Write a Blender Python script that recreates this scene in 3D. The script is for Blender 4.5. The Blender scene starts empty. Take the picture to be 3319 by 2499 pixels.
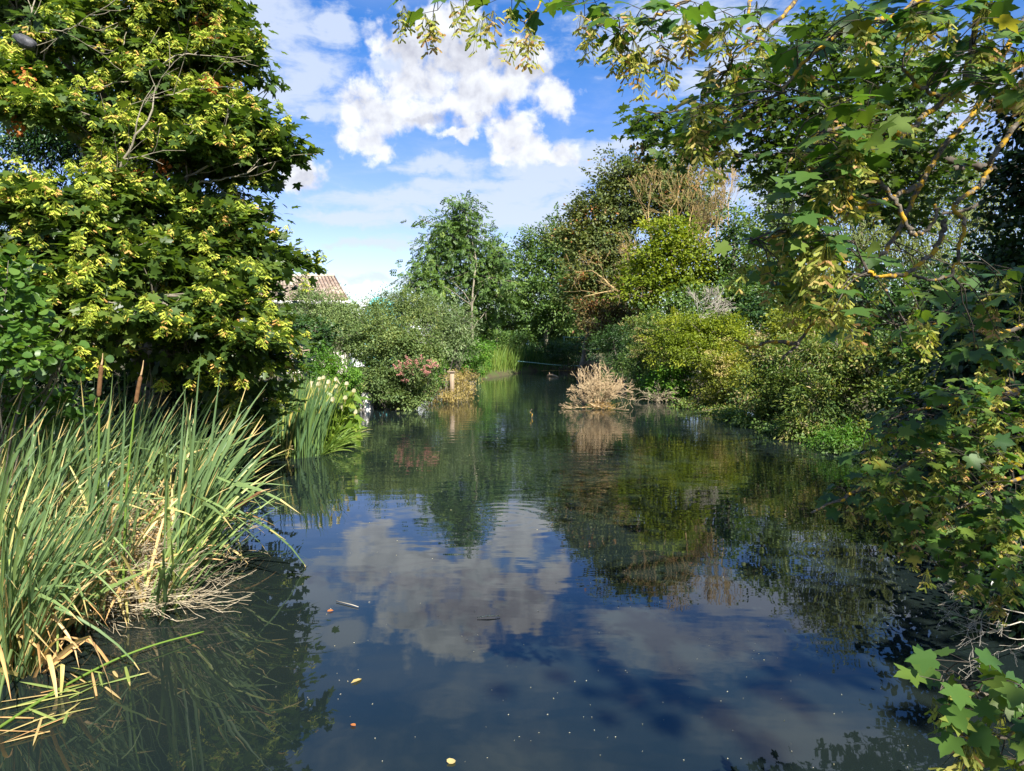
import bpy, math, random
import numpy as np

rng = np.random.default_rng(11)
random.seed(11)
scene = bpy.context.scene
COL = scene.collection

# ------------------------------------------------------------------ camera, light, sky
F = 1579.0                       # focal length in units of a 2211 x 1665 picture
CAMZ = 2.3
PITCH = math.radians(3.5)
SUN_AZ, SUN_EL = math.radians(156), math.radians(43)

cam_d = bpy.data.cameras.new("camera")
cam = bpy.data.objects.new("camera", cam_d)
COL.objects.link(cam)
cam.location = (0, 0, CAMZ)
cam.rotation_euler = (math.pi / 2 - PITCH, 0, 0)
cam_d.sensor_width = 36
cam_d.lens = 36 * F / 2211
cam_d.clip_start = 0.05
cam_d.clip_end = 6000
scene.camera = cam

scene.view_settings.view_transform = 'Standard'
scene.view_settings.look = 'None'
scene.view_settings.exposure = 1.5
scene.view_settings.gamma = 1.0
scene.render.film_transparent = False
cy = scene.cycles
cy.max_bounces = 8
cy.diffuse_bounces = 4
cy.glossy_bounces = 2
cy.transmission_bounces = 3
cy.transparent_max_bounces = 4
cy.caustics_reflective = False
cy.caustics_refractive = False

_CP, _SP = math.cos(PITCH), math.sin(PITCH)


def ray(x, y):
    a, b = (x - 1105.5) / F, (832.5 - y) / F
    return np.array([a, _CP + b * _SP, -_SP + b * _CP])


def P(x, y, Y):
    d = ray(x, y)
    return np.array([0, 0, CAMZ]) + d * (Y / d[1])


def G(x, y, z=0.0):
    d = ray(x, y)
    return np.array([0, 0, CAMZ]) + d * ((z - CAMZ) / d[2])


def azel(x, y):
    d = ray(x, y)
    d = d / np.linalg.norm(d)
    return math.degrees(math.atan2(d[0], d[1])), math.degrees(math.asin(d[2]))


sun_d = bpy.data.lights.new("sun", 'SUN')
sun_d.energy = 4.8
sun_d.angle = math.radians(0.53)
sun_d.color = (1.0, 0.95, 0.86)
sun = bpy.data.objects.new("sun", sun_d)
COL.objects.link(sun)
sun.rotation_euler = (math.pi / 2 - SUN_EL, 0, math.pi - SUN_AZ)
sun.location = (8, -14, 30)


def build_sky():
    w = bpy.data.worlds.new("World")
    scene.world = w
    w.use_nodes = True
    nt = w.node_tree
    N, L = nt.nodes, nt.links
    N.clear()

    def node(t, **k):
        n = N.new(t)
        for a, b in k.items():
            setattr(n, a, b)
        return n

    def put(sock, v):
        if isinstance(v, (int, float, tuple, list)):
            sock.default_value = v
        else:
            L.new(v, sock)

    def M(op, a, b=0.0, c=0.0, clamp=False):
        n = node('ShaderNodeMath', operation=op, use_clamp=clamp)
        put(n.inputs[0], a); put(n.inputs[1], b); put(n.inputs[2], c)
        return n.outputs[0]

    def VM(op, a, b=(0, 0, 0)):
        n = node('ShaderNodeVectorMath', operation=op)
        put(n.inputs[0], a); put(n.inputs[1], b)
        return n.outputs[0]

    def ramp(v, a, b, lo=0.0, hi=1.0):
        n = node('ShaderNodeMapRange', interpolation_type='SMOOTHSTEP')
        put(n.inputs[0], v)
        for i, q in enumerate((a, b, lo, hi)):
            n.inputs[i + 1].default_value = q
        return n.outputs[0]

    def noise(v, scale, detail=6, rough=0.55, dist=0.0):
        n = node('ShaderNodeTexNoise')
        put(n.inputs['Vector'], v)
        n.inputs['Scale'].default_value = scale
        n.inputs['Detail'].default_value = detail
        n.inputs['Roughness'].default_value = rough
        n.inputs['Distortion'].default_value = dist
        return n

    def mix(f, a, b):
        n = node('ShaderNodeMix', data_type='RGBA')
        put(n.inputs[0], f); put(n.inputs[6], a); put(n.inputs[7], b)
        return n.outputs[2]

    sky = node('ShaderNodeTexSky', sky_type='NISHITA')
    sky.sun_disc = False
    sky.sun_elevation = SUN_EL
    sky.sun_rotation = SUN_AZ
    sky.air_density = 1.0
    sky.dust_density = 0.35
    sky.ozone_density = 3.0
    hs = node('ShaderNodeHueSaturation')
    hs.inputs['Value'].default_value = SKYV
    L.new(sky.outputs[0], hs.inputs['Color'])

    tc = node('ShaderNodeTexCoord')
    D = tc.outputs['Generated']
    sx = node('ShaderNodeSeparateXYZ'); L.new(D, sx.inputs[0])
    dx, dy, dz = sx.outputs
    az = M('MULTIPLY', M('ARCTAN2', dx, dy), 57.29578)
    el = M('MULTIPLY', M('ARCSINE', dz), 57.29578)
    cb = node('ShaderNodeCombineXYZ')
    L.new(az, cb.inputs[0]); L.new(el, cb.inputs[1])
    AE = cb.outputs[0]
    L.new(ramp(el, 1.0, 22.0, 0.538, 0.512), hs.inputs['Hue'])
    L.new(ramp(el, 1.0, 26.0, 1.08, 1.36), hs.inputs['Saturation'])
    # warped coordinates (degrees)
    w1 = VM('SUBTRACT', noise(AE, 0.22, 4, 0.6).outputs['Color'], (0.5, 0.5, 0.5))
    w2 = VM('SUBTRACT', noise(AE, 0.9, 5, 0.62).outputs['Color'], (0.5, 0.5, 0.5))
    AW = VM('ADD', AE, VM('ADD', VM('MULTIPLY', w1, (5.0, 3.2, 0)), VM('MULTIPLY', w2, (2.0, 1.6, 0))))

    def ellipses(lst, vec):
        out = None
        for (x, y, rx, ry) in lst:
            a, e = azel(x, y)
            k = 57.29578 / F * math.cos(math.radians(a)) ** 1.4
            m = node('ShaderNodeMapping', vector_type='TEXTURE')
            L.new(vec, m.inputs['Vector'])
            m.inputs['Location'].default_value = (a, e, 0)
            m.inputs['Scale'].default_value = (rx * k, ry * k, 1)
            n = node('ShaderNodeVectorMath', operation='LENGTH')
            L.new(m.outputs[0], n.inputs[0])
            out = n.outputs['Value'] if out is None else M('SMOOTH_MIN', out, n.outputs['Value'], 0.25)
        return out

    cum = [(892, 176, 95, 62), (1031, 205, 120, 66), (1098, 190, 75, 62), (1190, 205, 58, 52), (1098, 288, 62, 52),
           (1140, 318, 60, 36), (799, 245, 85, 72), (790, 300, 75, 34), (905, 238, 95, 46), (866, 98, 75, 46),
           (998, 112, 125, 52), (1120, 140, 100, 42), (960, 48, 110, 52), (1150, 100, 55, 30), (640, 378, 62, 36),
           (985, 285, 40, 18), (1205, 330, 60, 24)]
    thin = [(1190, 365, 210, 34), (950, 356, 110, 22), (960, 432, 330, 26), (1120, 470, 230, 40), (1090, 405, 230, 26),
            (830, 532, 110, 13), (1000, 520, 160, 16), (560, 60, 150, 80), (630, 170, 115, 75), (675, 240, 48, 24),
            (720, 60, 60, 40), (1340, 80, 120, 46), (1480, 60, 170, 70), (1660, 150, 200, 60), (1340, 318, 190, 22),
            (760, 465, 120, 24), (800, 605, 130, 10), (1800, 330, 300, 60), (1250, 430, 120, 40), (840, 140, 50, 26),
            (400, 250, 160, 90), (200, 60, 200, 90), (1700, 420, 200, 40), (2000, 200, 200, 90)]
    dc = ellipses(cum, AW)
    AT = VM('ADD', AE, VM('MULTIPLY', w1, (9.0, 2.6, 0)))
    AT = VM('ADD', AT, VM('MULTIPLY', w2, (2.4, 1.0, 0)))
    dt = ellipses(thin, AT)
    # fine detail
    bill = noise(AE, 0.50, 8, 0.54, 0.2).outputs['Fac']
    up = VM('ADD', AE, (0.5, 0.75, 0))
    bill_u = noise(up, 0.50, 5, 0.54, 0.2).outputs['Fac']
    acum = ramp(M('ADD', dc, M('MULTIPLY', M('SUBTRACT', bill, 0.5), -2.0)), 1.08, 0.46)
    st = VM('MULTIPLY', AE, (0.45, 1.25, 1))
    stn = noise(st, 0.55, 8, 0.62, 0.4).outputs['Fac']
    athin = ramp(M('ADD', dt, M('MULTIPLY', M('SUBTRACT', stn, 0.5), -2.6)), 1.35, 0.35)
    # high broken cloud overhead and behind: planar layer
    den = M('MAXIMUM', M('ADD', dz, 0.12), 0.06)
    pl = node('ShaderNodeCombineXYZ')
    L.new(M('DIVIDE', dx, den), pl.inputs[0]); L.new(M('DIVIDE', dy, den), pl.inputs[1])
    layer = noise(pl.outputs[0], 2.3, 8, 0.56, 0.25).outputs['Fac']
    high = ramp(el, 22.5, 27.5)
    away = ramp(M('ABSOLUTE', az), 36.0, 48.0)
    amount = M('MAXIMUM', high, away)
    alay = M('MULTIPLY', ramp(layer, 0.44, 0.66), M('MULTIPLY', amount, 1.0))
    veil = M('MULTIPLY', ramp(stn, 0.40, 0.75), ramp(el, 26.0, 6.0, 0.10, 0.22))
    athin = M('MULTIPLY', M('MAXIMUM', athin, M('MULTIPLY', alay, 1.0)), 0.80)
    athin = M('MAXIMUM', athin, veil)
    # brightness of the heaps: lit from above
    rel = M('SUBTRACT', bill, bill_u)
    grey = ellipses([(998, 122, 150, 34), (1130, 152, 100, 22), (880, 112, 60, 26), (1000, 255, 120, 14), (650, 392, 60, 20)], AW)
    g = ramp(grey, 1.25, 0.5)
    core = ramp(dc, 0.9, 0.3)
    br = M('ADD', M('MULTIPLY', rel, 0.9), 0.98)
    br = M('SUBTRACT', br, M('MULTIPLY', g, 0.20))
    br = M('SUBTRACT', br, M('MULTIPLY', core, 0.06))
    br = M('MINIMUM', M('MAXIMUM', br, 0.6), 1.08)
    cc = node('ShaderNodeCombineColor')
    L.new(M('MULTIPLY', br, 6.9 * CLV), cc.inputs[0]); L.new(M('MULTIPLY', br, 7.15 * CLV), cc.inputs[1])
    L.new(M('ADD', M('MULTIPLY', br, 6.6 * CLV), 1.1 * CLV), cc.inputs[2])
    col = mix(athin, hs.outputs[0], (5.5 * CLV, 6.15 * CLV, 7.3 * CLV, 1))
    col = mix(acum, col, cc.outputs[0])
    bg = node('ShaderNodeBackground')
    bg.inputs['Strength'].default_value = 0.072
    L.new(col, bg.inputs['Color'])
    out = node('ShaderNodeOutputWorld')
    L.new(bg.outputs[0], out.inputs['Surface'])
    w.cycles.sampling_method = 'MANUAL'
    w.cycles.sample_map_resolution = 512


SKYV, CLV = 0.98, 0.70
build_sky()

# ------------------------------------------------------------------ helpers: materials


def new_mat(name):
    m = bpy.data.materials.new(name)
    m.use_nodes = True
    nt = m.node_tree
    nt.nodes.clear()
    out = nt.nodes.new('ShaderNodeOutputMaterial')
    return m, nt.nodes, nt.links, out


def set_ramp(r, stops):
    e = r.color_ramp.elements
    while len(e) > 1:
        e.remove(e[-1])
    e[0].position = stops[0][0]
    e[0].color = (*stops[0][1], 1)
    for p, c in stops[1:]:
        q = e.new(p)
        q.color = (*c, 1)


def leaf_mat(name, stops, trans=0.22, rough=0.5, spec=0.35, tcol=(1.5, 1.5, 0.6)):
    m, N, L, out = new_mat(name)
    at = N.new('ShaderNodeAttribute'); at.attribute_name = 'tint'
    r = N.new('ShaderNodeValToRGB'); set_ramp(r, [(p, tuple(min(.85, q * 1.22) for q in c)) for p, c in stops])
    L.new(at.outputs['Fac'], r.inputs[0])
    trans = trans + .12 if trans > .1 else trans
    b = N.new('ShaderNodeBsdfPrincipled')
    b.inputs['Roughness'].default_value = rough
    b.inputs['Specular IOR Level'].default_value = spec
    L.new(r.outputs[0], b.inputs['Base Color'])
    t = N.new('ShaderNodeBsdfTranslucent')
    mm = N.new('ShaderNodeMix'); mm.data_type = 'RGBA'; mm.blend_type = 'MULTIPLY'
    mm.inputs[0].default_value = 1.0
    L.new(r.outputs[0], mm.inputs[6]); mm.inputs[7].default_value = (*tcol, 1)
    L.new(mm.outputs[2], t.inputs['Color'])
    mx = N.new('ShaderNodeMixShader'); mx.inputs[0].default_value = trans
    L.new(b.outputs[0], mx.inputs[1]); L.new(t.outputs[0], mx.inputs[2])
    L.new(mx.outputs[0], out.inputs[0])
    return m


def noise_mat(name, stops, scale=6.0, rough=0.85, detail=6, bump=0.3, stretch=(1, 1, 1), spec=0.2, second=None):
    m, N, L, out = new_mat(name)
    tc = N.new('ShaderNodeTexCoord')
    mp = N.new('ShaderNodeMapping'); mp.inputs['Scale'].default_value = stretch
    L.new(tc.outputs['Object'], mp.inputs[0])
    n = N.new('ShaderNodeTexNoise')
    n.inputs['Scale'].default_value = scale; n.inputs['Detail'].default_value = detail
    n.inputs['Roughness'].default_value = 0.65
    L.new(mp.outputs[0], n.inputs['Vector'])
    r = N.new('ShaderNodeValToRGB'); set_ramp(r, stops)
    L.new(n.outputs['Fac'], r.inputs[0])
    b = N.new('ShaderNodeBsdfPrincipled')
    b.inputs['Roughness'].default_value = rough
    b.inputs['Specular IOR Level'].default_value = spec
    col = r.outputs[0]
    if second:
        sc, lo, hi, c = second
        n2 = N.new('ShaderNodeTexNoise'); n2.inputs['Scale'].default_value = sc; n2.inputs['Detail'].default_value = 5
        L.new(tc.outputs['Object'], n2.inputs['Vector'])
        mr = N.new('ShaderNodeMapRange'); mr.inputs[1].default_value = lo; mr.inputs[2].default_value = hi
        L.new(n2.outputs['Fac'], mr.inputs[0])
        mx = N.new('ShaderNodeMix'); mx.data_type = 'RGBA'
        L.new(mr.outputs[0], mx.inputs[0]); L.new(col, mx.inputs[6]); mx.inputs[7].default_value = (*c, 1)
        col = mx.outputs[2]
    L.new(col, b.inputs['Base Color'])
    if bump:
        bp = N.new('ShaderNodeBump'); bp.inputs['Strength'].default_value = bump
        bp.inputs['Distance'].default_value = 0.02
        L.new(n.outputs['Fac'], bp.inputs['Height']); L.new(bp.outputs[0], b.inputs['Normal'])
    L.new(b.outputs[0], out.inputs[0])
    return m


# ------------------------------------------------------------------ helpers: meshes

def unit(v):
    return v / np.maximum(np.linalg.norm(v, axis=-1, keepdims=True), 1e-9)


class Bag:
    """collects chunks of geometry and links them as one mesh object"""

    def __init__(self):
        self.co, self.lp, self.ct, self.ti, self.n = [], [], [], [], 0

    def add(self, co, loops, counts, tint):
        self.co.append(co.astype(np.float32)); self.lp.append(loops + self.n)
        self.ct.append(counts); self.ti.append(tint.astype(np.float32))
        self.n += len(co)

    def mesh(self, name, mat, smooth=False):
        me = bpy.data.meshes.new(name)
        if not self.co:
            return me
        co = np.concatenate(self.co); lp = np.concatenate(self.lp).astype(np.int32)
        ct = np.concatenate(self.ct).astype(np.int32); ti = np.concatenate(self.ti)
        me.vertices.add(len(co)); me.vertices.foreach_set('co', co.ravel())
        me.loops.add(len(lp)); me.loops.foreach_set('vertex_index', lp)
        me.polygons.add(len(ct))
        st = np.zeros(len(ct), np.int32); st[1:] = np.cumsum(ct)[:-1]
        me.polygons.foreach_set('loop_start', st)
        if smooth:
            me.polygons.foreach_set('use_smooth', np.ones(len(ct), bool))
        a = me.attributes.new('tint', 'FLOAT', 'FACE')
        a.data.foreach_set('value', ti)
        me.update(calc_edges=True)
        me.materials.append(mat)
        return me

    def obj(self, name, mat, parent=None, smooth=False):
        o = bpy.data.objects.new(name, self.mesh(name, mat, smooth))
        COL.objects.link(o)
        if parent is not None:
            o.parent = parent
            o.location = [-c for c in parent.location]
        return o

    # --- shapes
    def scatter(self, tmpl, pos, ax, nrm, size, tint):
        V, FS = tmpl
        n = len(pos)
        if n == 0:
            return
        y = unit(ax)
        z = nrm - (nrm * y).sum(1, keepdims=True) * y
        z = unit(z + 1e-5)
        x = np.cross(y, z)
        s = np.broadcast_to(np.asarray(size, float), (n,))[:, None, None]
        co = pos[:, None, :] + s * (V[None, :, 0:1] * x[:, None] + V[None, :, 1:2] * y[:, None] + V[None, :, 2:3] * z[:, None])
        k = len(V)
        fl = np.concatenate([np.array(f) for f in FS])
        cnt = np.array([len(f) for f in FS])
        lp = (fl[None] + (np.arange(n) * k)[:, None]).ravel()
        self.add(co.reshape(-1, 3), lp, np.tile(cnt, n), np.repeat(np.asarray(tint), len(FS)))

    def sticks(self, p0, p1, r0, r1, k=3, tint=0.5, sag=None):
        p0 = np.asarray(p0, float); p1 = np.asarray(p1, float)
        n = len(p0)
        if n == 0:
            return
        r0 = np.broadcast_to(np.asarray(r0, float), (n,)); r1 = np.broadcast_to(np.asarray(r1, float), (n,))
        d = unit(p1 - p0)
        ref = np.where(np.abs(d[:, 2:3]) < 0.9, np.array([[0, 0, 1.0]]), np.array([[1.0, 0, 0]]))
        u = unit(np.cross(d, ref)); v = np.cross(d, u)
        rings = [(p0, r0)]
        if sag is not None:
            rings.append(((p0 + p1) / 2 + sag, (r0 + r1) / 2))
        rings.append((p1, r1))
        a = np.arange(k) * 2 * math.pi / k
        cs, sn = np.cos(a), np.sin(a)
        m = len(rings)
        co = np.zeros((n, m, k, 3))
        for i, (p, r) in enumerate(rings):
            co[:, i] = p[:, None] + r[:, None, None] * (cs[None, :, None] * u[:, None] + sn[None, :, None] * v[:, None])
        q = []
        for i in range(m - 1):
            for j in range(k):
                j2 = (j + 1) % k
                q += [i * k + j, i * k + j2, (i + 1) * k + j2, (i + 1) * k + j]
        q = np.array(q)
        lp = (q[None] + (np.arange(n) * m * k)[:, None]).ravel()
        t = np.broadcast_to(np.asarray(tint, float), (n,))
        nf = (m - 1) * k
        self.add(co.reshape(-1, 3), lp, np.full(n * nf, 4), np.repeat(t, nf))

    def tube(self, pts, r, k=8, tint=0.5, cap=True):
        pts = np.asarray(pts, float)
        m = len(pts)
        r = np.broadcast_to(np.asarray(r, float), (m,))
        d = unit(np.gradient(pts, axis=0))
        ref = np.array([0, 0, 1.0]) if abs(d[0, 2]) < 0.85 else np.array([1.0, 0, 0])
        u = np.zeros_like(pts)
        u[0] = unit(np.cross(d[0], ref))
        for i in range(1, m):
            q = u[i - 1] - d[i] * (u[i - 1] @ d[i])
            u[i] = unit(q)
        v = np.cross(d, u)
        a = np.arange(k) * 2 * math.pi / k
        co = pts[:, None] + r[:, None, None] * (np.cos(a)[None, :, None] * u[:, None] + np.sin(a)[None, :, None] * v[:, None])
        q = []
        for i in range(m - 1):
            for j in range(k):
                j2 = (j + 1) % k
                q += [i * k + j, i * k + j2, (i + 1) * k + j2, (i + 1) * k + j]
        ct = [4] * ((m - 1) * k)
        if cap:
            q += [j for j in range(k)][::-1] + [(m - 1) * k + j for j in range(k)]
            ct += [k, k]
        self.add(co.reshape(-1, 3), np.array(q), np.array(ct), np.full(len(ct), tint))

    def box(self, c, s, rz=0.0, tint=0.5, rx=0.0):
        v = np.array([[i, j, k] for i in (-.5, .5) for j in (-.5, .5) for k in (-.5, .5)]) * np.array(s)
        cx, sx = math.cos(rx), math.sin(rx)
        v = v @ np.array([[1, 0, 0], [0, cx, sx], [0, -sx, cx]])
        cz, sz = math.cos(rz), math.sin(rz)
        v = v @ np.array([[cz, sz, 0], [-sz, cz, 0], [0, 0, 1]]) + np.array(c)
        q = np.array([0, 1, 3, 2, 4, 6, 7, 5, 0, 4, 5, 1, 2, 3, 7, 6, 0, 2, 6, 4, 1, 5, 7, 3])
        self.add(v, q, np.full(6, 4), np.full(6, tint))

    def poly(self, V, faces, tint=0.5):
        V = np.asarray(V, float)
        self.add(V, np.concatenate([np.array(f) for f in faces]), np.array([len(f) for f in faces]), np.full(len(faces), tint))

    def blades(self, base, length, width, az, lean, curve, nseg=7, tint=None, twist=None, kink=None, tipbrown=0.25):
        """strap leaves: every blade a folded ribbon that leans and arches"""
        n = len(base)
        t = np.linspace(0, 1, nseg + 1)
        th = lean[:, None] + curve[:, None] * t[None] ** 1.8
        if kink is not None:
            tk, ka = kink
            th = th + np.where(t[None] > tk[:, None], ka[:, None], 0)
        ds = length[:, None] / nseg
        hx = np.cumsum(np.concatenate([np.zeros((n, 1)), np.sin(th[:, :-1]) * ds], 1), 1)
        hz = np.cumsum(np.concatenate([np.zeros((n, 1)), np.cos(th[:, :-1]) * ds], 1), 1)
        ca, sa = np.cos(az)[:, None], np.sin(az)[:, None]
        mid = np.stack([base[:, 0:1] + hx * ca, base[:, 1:2] + hx * sa, base[:, 2:3] + hz], -1)
        if twist is None:
            twist = rng.uniform(0, 2 * math.pi, n)
        tw = twist[:, None] + rng.uniform(-0.8, 0.8, n)[:, None] * t[None]
        hor = np.stack([-sa + 0 * tw, ca + 0 * tw, 0 * tw], -1)
        tan = np.stack([np.sin(th) * ca, np.sin(th) * sa, np.cos(th)], -1)
        nor = np.cross(tan, hor)
        side = np.cos(tw)[..., None] * hor + np.sin(tw)[..., None] * nor
        fold = np.cross(tan, side)
        wp = np.minimum(1.0, 0.72 + t * 1.2) * np.clip((1 - t) * 3.2, 0.02, 1) ** 0.75
        w = (width[:, None] * wp[None])[..., None] * 0.5
        co = np.stack([mid - side * w, mid + fold * w * 0.35, mid + side * w], 2)
        q = []
        for i in range(nseg):
            a = i * 3
            q += [a, a + 1, a + 4, a + 3, a + 1, a + 2, a + 5, a + 4]
        q = np.array(q)
        lp = (q[None] + (np.arange(n) * (nseg + 1) * 3)[:, None]).ravel()
        ti = np.repeat(tint[:, None], nseg, 1)
        tipt = (np.arange(nseg) + 1) / nseg
        mb = (rng.random(n) < tipbrown)[:, None] & (tipt[None] > rng.uniform(.90, 1.02, n)[:, None])
        ti = np.where(mb, np.maximum(ti, 0.86), ti)
        ti = np.repeat(ti[..., None], 2, 2).ravel()
        self.add(co.reshape(-1, 3), lp, np.full(n * nseg * 2, 4), ti)


def tag(o, label, cat, group=None):
    o['label'] = label
    o['category'] = cat
    if group:
        o['group'] = group
    return o


def structure(o):
    o['kind'] = 'structure'
    return o


def stuff(o, label=None, cat=None):
    o['kind'] = 'stuff'
    if label:
        tag(o, label, cat)
    return o


def thing(name, label, cat, loc, group=None):
    o = bpy.data.objects.new(name, None)
    COL.objects.link(o)
    o.empty_display_size = 0.2
    o.location = [float(c) for c in loc]
    return tag(o, label, cat, group)


def smooth_path(pts, per=5, wob=0.0):
    """Catmull-Rom through the points"""
    p = np.asarray(pts, float)
    p = np.concatenate([[2 * p[0] - p[1]], p, [2 * p[-1] - p[-2]]])
    out = []
    for i in range(1, len(p) - 2):
        for t in np.linspace(0, 1, per, endpoint=False):
            a, b, c, d = p[i - 1:i + 3]
            out.append(0.5 * ((2 * b) + (c - a) * t + (2 * a - 5 * b + 4 * c - d) * t * t + (3 * b - a - 3 * c + d) * t ** 3))
    out.append(p[-2])
    out = np.array(out)
    if wob:
        j = rng.normal(0, wob, out.shape); j[0] = 0
        out = out + j
    return out


def ppx(lst):
    return np.array([P(*q) for q in lst])


def in_poly(px, n):
    """n random picture points inside a polygon"""
    p = np.array(px, float)
    lo, hi = p.min(0), p.max(0)
    out = []
    while len(out) < n:
        q = rng.uniform(lo, hi)
        c = False
        for i in range(len(p)):
            a, b2 = p[i], p[(i + 1) % len(p)]
            if (a[1] > q[1]) != (b2[1] > q[1]) and q[0] < (b2[0] - a[0]) * (q[1] - a[1]) / (b2[1] - a[1]) + a[0]:
                c = not c
        if c:
            out.append(q)
    return out


# ------------------------------------------------------------------ leaf templates (x across, y along, z up)

def lobed(detail):
    """five-lobed maple leaf, folded along the midrib"""
    if detail == 2:
        r = [(0, 0), (.12, -.09), (.27, -.10), (.36, -.02), (.49, .03), (.44, .13), (.40, .22), (.36, .30), (.48, .37), (.55, .47),
             (.70, .60), (.56, .64), (.46, .63), (.36, .65), (.25, .58), (.24, .70), (.20, .80), (.11, .88), (0, 1.08)]
    else:
        r = [(0, 0), (.25, -.10), (.52, .04), (.36, .29), (.70, .62), (.40, .64), (.24, .58), (.20, .80), (0, 1.08)]
    mid = [(0, .33), (0, .68)]

    def z(x, y):
        return 0.16 * abs(x) - 0.16 * y * y - 0.22 * x * x
    V = [(x, y, z(x, y)) for x, y in r]
    n = len(V)
    V += [(-x, y, z(x, y)) for x, y in r[1:-1]]
    V += [(x, y, z(x, y) - .02) for x, y in mid]
    m0, m1 = len(V) - 2, len(V) - 1
    right = list(range(n))
    left = [0] + list(range(n, n + n - 2)) + [n - 1]
    fr = right + [m1, m0]
    fl = [m0, m1] + left[::-1]
    return np.array(V, float), [fr, fl]


MAPLE = lobed(1)
MAPLE2 = lobed(2)
OVAL = (np.array([(0, 0, 0), (.28, .25, .05), (.34, .55, .06), (.2, .85, .02), (0, 1, -.06), (-.2, .85, .02), (-.34, .55, .06), (-.28, .25, .05), (0, .5, -.02)]),
        [[0, 1, 2, 8], [8, 2, 3, 4], [0, 8, 6, 7], [8, 4, 5, 6]])
ROUND = (np.array([(0, 0, 0), (.34, .08, .05), (.5, .4, .09), (.4, .78, .05), (.1, .98, -.02), (-.1, .98, -.02), (-.4, .78, .05), (-.5, .4, .09), (-.34, .08, .05), (0, .5, -.03)]),
         [[0, 1, 2, 9], [9, 2, 3, 4], [9, 4, 5], [9, 5, 6, 7], [0, 9, 7, 8]])
LANCE = (np.array([(0, 0, 0), (.14, .35, .04), (.11, .7, .0), (0, 1, -.14), (-.11, .7, .0), (-.14, .35, .04)]),
         [[0, 1, 2, 3], [0, 3, 4, 5]])
DIAM = (np.array([(0, 0, 0), (.3, .45, .06), (0, 1, -.08), (-.3, .45, .06)]), [[0, 1, 2], [0, 2, 3]])


def pinnate():
    V, FS = [], []
    for y, s in ((.25, 1), (.25, -1), (.5, 1), (.5, -1), (.75, 1), (.75, -1), (.8, 0)):
        dxy = np.array([s * .8, .45]) if s else np.array([0, 1.0])
        dxy = dxy / np.linalg.norm(dxy) * .4
        pr = np.array([-dxy[1], dxy[0]]) * .3
        b = len(V)
        p = np.array([0, y])
        for q, zz in ((p, 0), (p + dxy * .5 + pr, -.02), (p + dxy, -.16), (p + dxy * .5 - pr, -.02)):
            V.append((q[0], q[1], zz - .25 * y * y))
        FS += [[b, b + 1, b + 2, b + 3]]
    return np.array(V), FS


PINN = pinnate()


def samara(seed, n=14, lng=0.16):
    """hanging bunch of winged keys, in metres, hung from the origin"""
    r = np.random.default_rng(seed)
    b = Bag()
    key = (np.array([(0, 0, 0), (.13, .14, .02), (.10, .38, .0), (.22, .72, .02), (.12, 1.0, .0), (-.06, .92, .02), (-.10, .45, .0), (-.11, .15, .02)]),
           [[0, 1, 2, 6, 7], [2, 3, 4, 5, 6]])
    pos, ax, nr, ti = [], [], [], []
    for i in range(n):
        z = -lng * (0.2 + 0.8 * r.random())
        a = r.uniform(0, 6.28)
        rad = 0.035 * r.random() + 0.012
        p = np.array([math.cos(a) * rad, math.sin(a) * rad, z])
        out = np.array([math.cos(a), math.sin(a), -0.7])
        side = np.array([-math.sin(a), math.cos(a), 0])
        t0 = r.uniform(0, 1)
        for s in (-1, 1):
            ax.append(out * 0.6 + side * s * 0.75 + r.normal(0, .15, 3) + np.array([0, 0, -.25]))
            pos.append(p); nr.append(out + r.normal(0, .4, 3) + np.array([0, 0, .6])); ti.append(np.clip(t0 + r.normal(0, .12), 0, 1))
    b.scatter(key, np.array(pos), np.array(ax), np.array(nr), r.uniform(.036, .050, len(pos)), np.array(ti))
    p = np.array(pos)
    b.sticks(np.zeros_like(p) + np.array([[0, 0, -.01]]), p, .0012, .0008, 3, 0.4)
    return b


# ------------------------------------------------------------------ materials
M_ = {}
M_['syc'] = leaf_mat('sycamore_leaf', [(0, (.026, .052, .012)), (.5, (.055, .098, .016)), (1, (.105, .145, .024))], .30, .42, .4)
M_['syc_near'] = leaf_mat('near_sycamore_leaf', [(0, (0.034, 0.086, 0.021)), (.5, (0.069, 0.132, 0.023)), (.85, (0.127, 0.172, 0.025)), (1, (0.218, 0.184, 0.034))], .34, .45, .4)  # leaf tones of the right-hand sycamore
M_['seed_y'] = leaf_mat('yellow_seed_wings', [(0, (0.195, 0.260, 0.033)), (.6, (0.338, 0.390, 0.046)), (.95, (0.468, 0.442, 0.078)), (1, (0.442, 0.260, 0.078))], .22, .6, .2)
M_['seed_p'] = leaf_mat('pinkish_seed_wings', [(0, (0.176, 0.220, 0.039)), (.5, (0.286, 0.286, 0.061)), (.85, (0.341, 0.264, 0.088)), (1, (0.352, 0.198, 0.088))], .30, .6, .2)
M_['brown_leaf'] = leaf_mat('withered_leaf', [(0, (.22, .07, .02)), (1, (.42, .16, .05))], .15, .8, .1)
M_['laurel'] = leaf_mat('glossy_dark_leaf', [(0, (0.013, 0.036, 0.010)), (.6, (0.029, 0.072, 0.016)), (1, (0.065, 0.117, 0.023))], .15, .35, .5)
M_['hazel'] = leaf_mat('round_leaf', [(0, (.035, .085, .015)), (.6, (.070, .140, .022)), (1, (.12, .19, .04))], .3, .38, .5)
M_['willow'] = leaf_mat('grey_green_leaf', [(0, (0.064, 0.108, 0.032)), (.6, (0.136, 0.194, 0.064)), (1, (0.257, 0.300, 0.122))], .2, .55, .3)
M_['silver'] = leaf_mat('silvery_leaf', [(0, (0.069, 0.109, 0.040)), (.6, (0.149, 0.207, 0.086)), (1, (0.299, 0.345, 0.184))], .2, .55, .3)
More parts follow.
